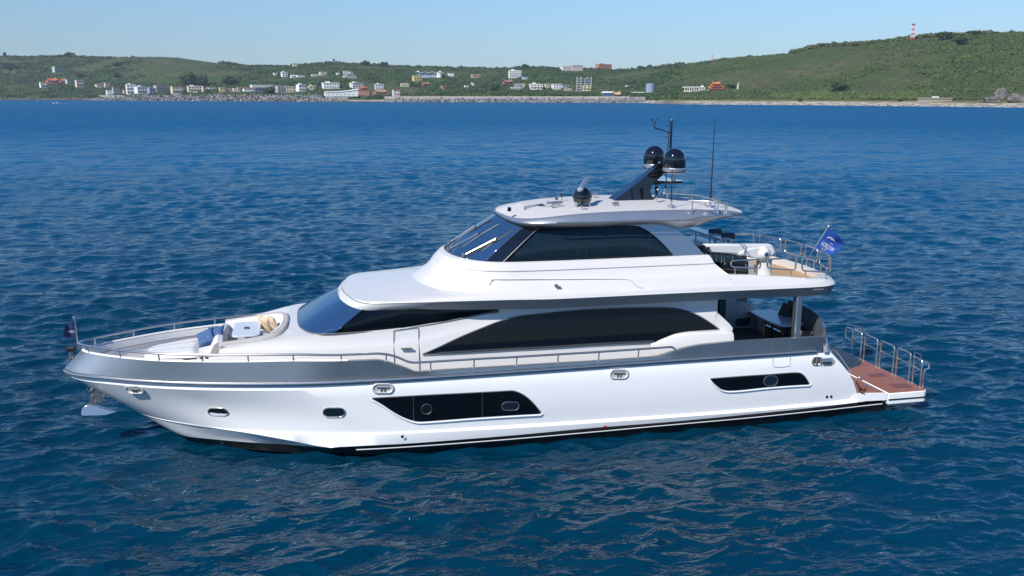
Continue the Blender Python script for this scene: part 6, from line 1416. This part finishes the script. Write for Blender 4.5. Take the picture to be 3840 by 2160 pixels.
boulder(3812, 384, 60, 26, 'massive rounded boulder at the right edge of the beach', 3)
st = Site(3505, 385, 112, 22); o = root('bunker_ruin', 'flat weathered concrete ruin on the right beach', 'ruin', st, -.1); W_, Hh = st.W, st.Hh
mb = MB(); lb(mb, -W_*.48, W_*.48, 0, 8, 0, Hh*.55, bmat((.27, .24, .20))); part(mb, 'wall', o); mb = MB(); lb(mb, -W_*.5, W_*.5, -1, 9, Hh*.55, Hh*.66, bmat((.31, .28, .24))); part(mb, 'roof', o); mb = MB(); lb(mb, -W_*.1, W_*.1, 2, 6, Hh*.66, Hh*.9, bmat((.5, .48, .46))); part(mb, 'hut', o)
# boats
def boat(px, py, L, label, colr, cab, yaw, group=None, wake=False):
    p = at(px, py, z=0); th = math.atan2(p[0], p[1]+S); o = thing('motorboat', label, 'boat', (p[0], p[1], 0)); o.rotation_euler = (0, 0, -th+yaw); n = 14
    xs = np.linspace(-L/2, L/2, n); hb = L*.16*np.clip(1-((xs-0)/(L/2))**2*np.where(xs < 0, 1.0, .35), 0.0, 1)**.6; zt = .14*L*(.55+.25*np.clip(-xs/(L/2), 0, 1)**2)
    mb = MB(); rows = [np.stack([xs, -hb*.5, np.full(n, -.3)], 1), np.stack([xs, -hb, zt], 1), np.stack([xs, -hb*.85, zt+.02], 1), np.stack([xs, hb*0, zt-.1], 1), np.stack([xs, hb*.85, zt+.02], 1), np.stack([xs, hb, zt], 1), np.stack([xs, hb*.5, np.full(n, -.3)], 1)]
    mb.grid(np.array(rows), bmat(colr, .3)); part(mb, 'hull', o); mb = MB(); mb.box((L*.05, 0, .14*L*.55+cab*.5), (L*.26, L*.17, cab), bmat(WHT), bev=.2); c = part(mb, 'cabin', o)
    mb = MB(); mb.box((L*.05, 0, .14*L*.55+cab*.62), (L*.265, L*.175, cab*.28), darkwin); part(mb, 'window', c); return o
boat(213, 388.5, 8.5, 'small white motorboat running across the bay at the left', (.78, .78, .78), 1.0, .12)
boat(1350, 382, 11, 'dark teal boat moored at the harbour mouth', (.03, .16, .17), 1.3, .1)
wk = mat('wake_foam', (.70, .75, .80), .6, var=.3, vscale=2); p = at(229, 389, z=0); mb = MB(); mb.grid(np.array([[(p[0]+a*1.0, p[1]+a*.12+b*(.4+a*.05), .14+.05*math.sin(a*2.1+b*9)) for b in (-.8, -.3, .3, .8)] for a in np.linspace(-4.5, 7, 24)]), wk); o = mb.build('wake'); tag(o, 'white wake trailing the small motorboat', kind='stuff')
# trees one can tell apart
def tree(px, py, w, h, label, dark=1., flat=.8, seed=0, group='trees standing out on the hills', spread=1., palm=False):
    st = Site(px, py, w, h); g = np.random.default_rng(1000+seed); o = root('tree', label, 'tree', st, 0, group); W, Hh = st.W, st.Hh; tr = mat('bark', (.10, .075, .055), .95) if 'bark' not in MATS else MATS['bark']
    mb = MB(); mb.tube([(0, 0, -.5), (g.uniform(-.2, .2), 0, Hh*.3), (g.uniform(-.4, .4), 0, Hh*.7)], [W*.045+.12, W*.03+.1, .08], tr, 7)
    for k in range(5): a = g.uniform(0, 6.28); z = Hh*g.uniform(.25, .5); e = W*.33; mb.tube([(0, 0, z), (math.cos(a)*e*.5, math.sin(a)*e*.5, z+Hh*.14), (math.cos(a)*e, math.sin(a)*e, z+Hh*.3)], [.16, .11, .05], tr, 5)
    part(mb, 'trunk', o); n = 34; q = g.normal(0, 1, (n, 3)); q /= np.linalg.norm(q, axis=1)[:, None]; q *= g.uniform(.35, 1, (n, 1))**.6; q[:, 2] = np.abs(q[:, 2]) if flat < .5 else q[:, 2]
    P = q*np.array([W*.42, W*.42, Hh*.36])+[0, 0, Hh*.60]; Rd = g.uniform(.13, .24, n)*min(W, Hh*1.2); Cl = np.array([.048, .082, .028])*dark*g.uniform(.7, 1.35, (n, 1)); V, F, C = clumps(P, Rd, Cl, g, 16, .7)
    c = tri_mesh('crown', V, F, C, LEAF, o); return o
TL = [(264, 212, 46, 16, 'broad dark rounded tree cresting the left ridge', .8), (40, 262, 56, 20, 'wide dark rounded tree low on the far left hillside', .62), (18, 213, 12, 18, 'spiky tree poking above the left end of the ridge', .8), (310, 211, 22, 8, 'low flat tree just right of the broad ridge tree', .9),
 (440, 250, 36, 17, 'lone dark tree in the middle of the left grass slope', .7), (437, 291, 28, 18, 'dark tree low on the grass slope above the red brown roof', .7), (298, 290, 30, 20, 'dark leaning tree above the tiered white and pink house', .7), (705, 328, 70, 52, 'tall dense grove tree behind the wide cream house', .85), (760, 322, 50, 40, 'bushy tree at the foot of the wooded gully', .95), (860, 318, 56, 30, 'rounded tree above the yellow walled house', .8),
 (1010, 352, 44, 26, 'dark bushy tree in front of the blue grey shed', .7), (1100, 250, 20, 14, 'upright tree beside the cream cube on the ridge', .9), (1370, 246, 36, 18, 'dark spreading tree on the ridge left of the rust building', .75), (1440, 250, 44, 18, 'broad ridge tree half hiding the rust building', .75), (1528, 253, 20, 12, 'small domed tree on the central ridge', .8), (1730, 257, 22, 12, 'rounded tree on the ridge above the resort', .8), (1968, 258, 40, 18, 'square topped dense tree on the ridge above the terraced house', .75), (1862, 259, 10, 14, 'slim palm like tree on the ridge', .8),
 (2400, 258, 20, 16, 'slender ridge tree right of the brick red building', .8), (2436, 255, 22, 16, 'ragged ridge tree at the foot of the right hill', .8), (1854, 342, 42, 26, 'round dark tree left of the dark brown temple', .65), (3535, 150, 74, 26, 'large dark rounded bush near the top of the right hill', .6), (3600, 166, 52, 26, 'second dark bush lower on the right hill top', .6), (3646, 124, 56, 16, 'flat topped windswept tree on the right skyline', .8), (3720, 123, 50, 12, 'low windswept trees edge on the right skyline', .85), (3410, 140, 26, 10, 'small tree at the foot of the lattice tower', .85),
 (3085, 166, 40, 12, 'dense low tree where the right ridge bends', .75), (2740, 331, 36, 18, 'dark tree between the orange pagoda and the sail monument', .65), (3150, 338, 70, 34, 'broad dark green tree low on the right slope', 1.0), (3000, 380, 20, 14, 'single round bush at the back of the beach', .8), (3376, 380, 22, 12, 'small round bush beside the beach grass', .85)]
for k, (px, py, w, h, lab, dk) in enumerate(TL): tree(px, py+2, w, h, lab, dk, seed=k, flat=.4 if 'flat' in lab or 'windswept' in lab else .8)
scatter()

# ---- the air over the bay: one thin even haze round everything below the sky
hm = bpy.data.materials.new('haze_air'); hm.use_nodes = True; hn = hm.node_tree; hn.nodes.clear()
pv = hn.nodes.new('ShaderNodeVolumePrincipled'); pv.inputs['Color'].default_value = (.72, .86, 1, 1); pv.inputs['Density'].default_value = .000075; pv.inputs['Anisotropy'].default_value = .1
ho = hn.nodes.new('ShaderNodeOutputMaterial'); hn.links.new(pv.outputs[0], ho.inputs['Volume'])
mb = MB(); mb.box((0, 0, 62), (9400, 9400, 146), hm); o = mb.build('haze', smooth=False); tag(o, 'thin blue sea haze', kind='stuff')
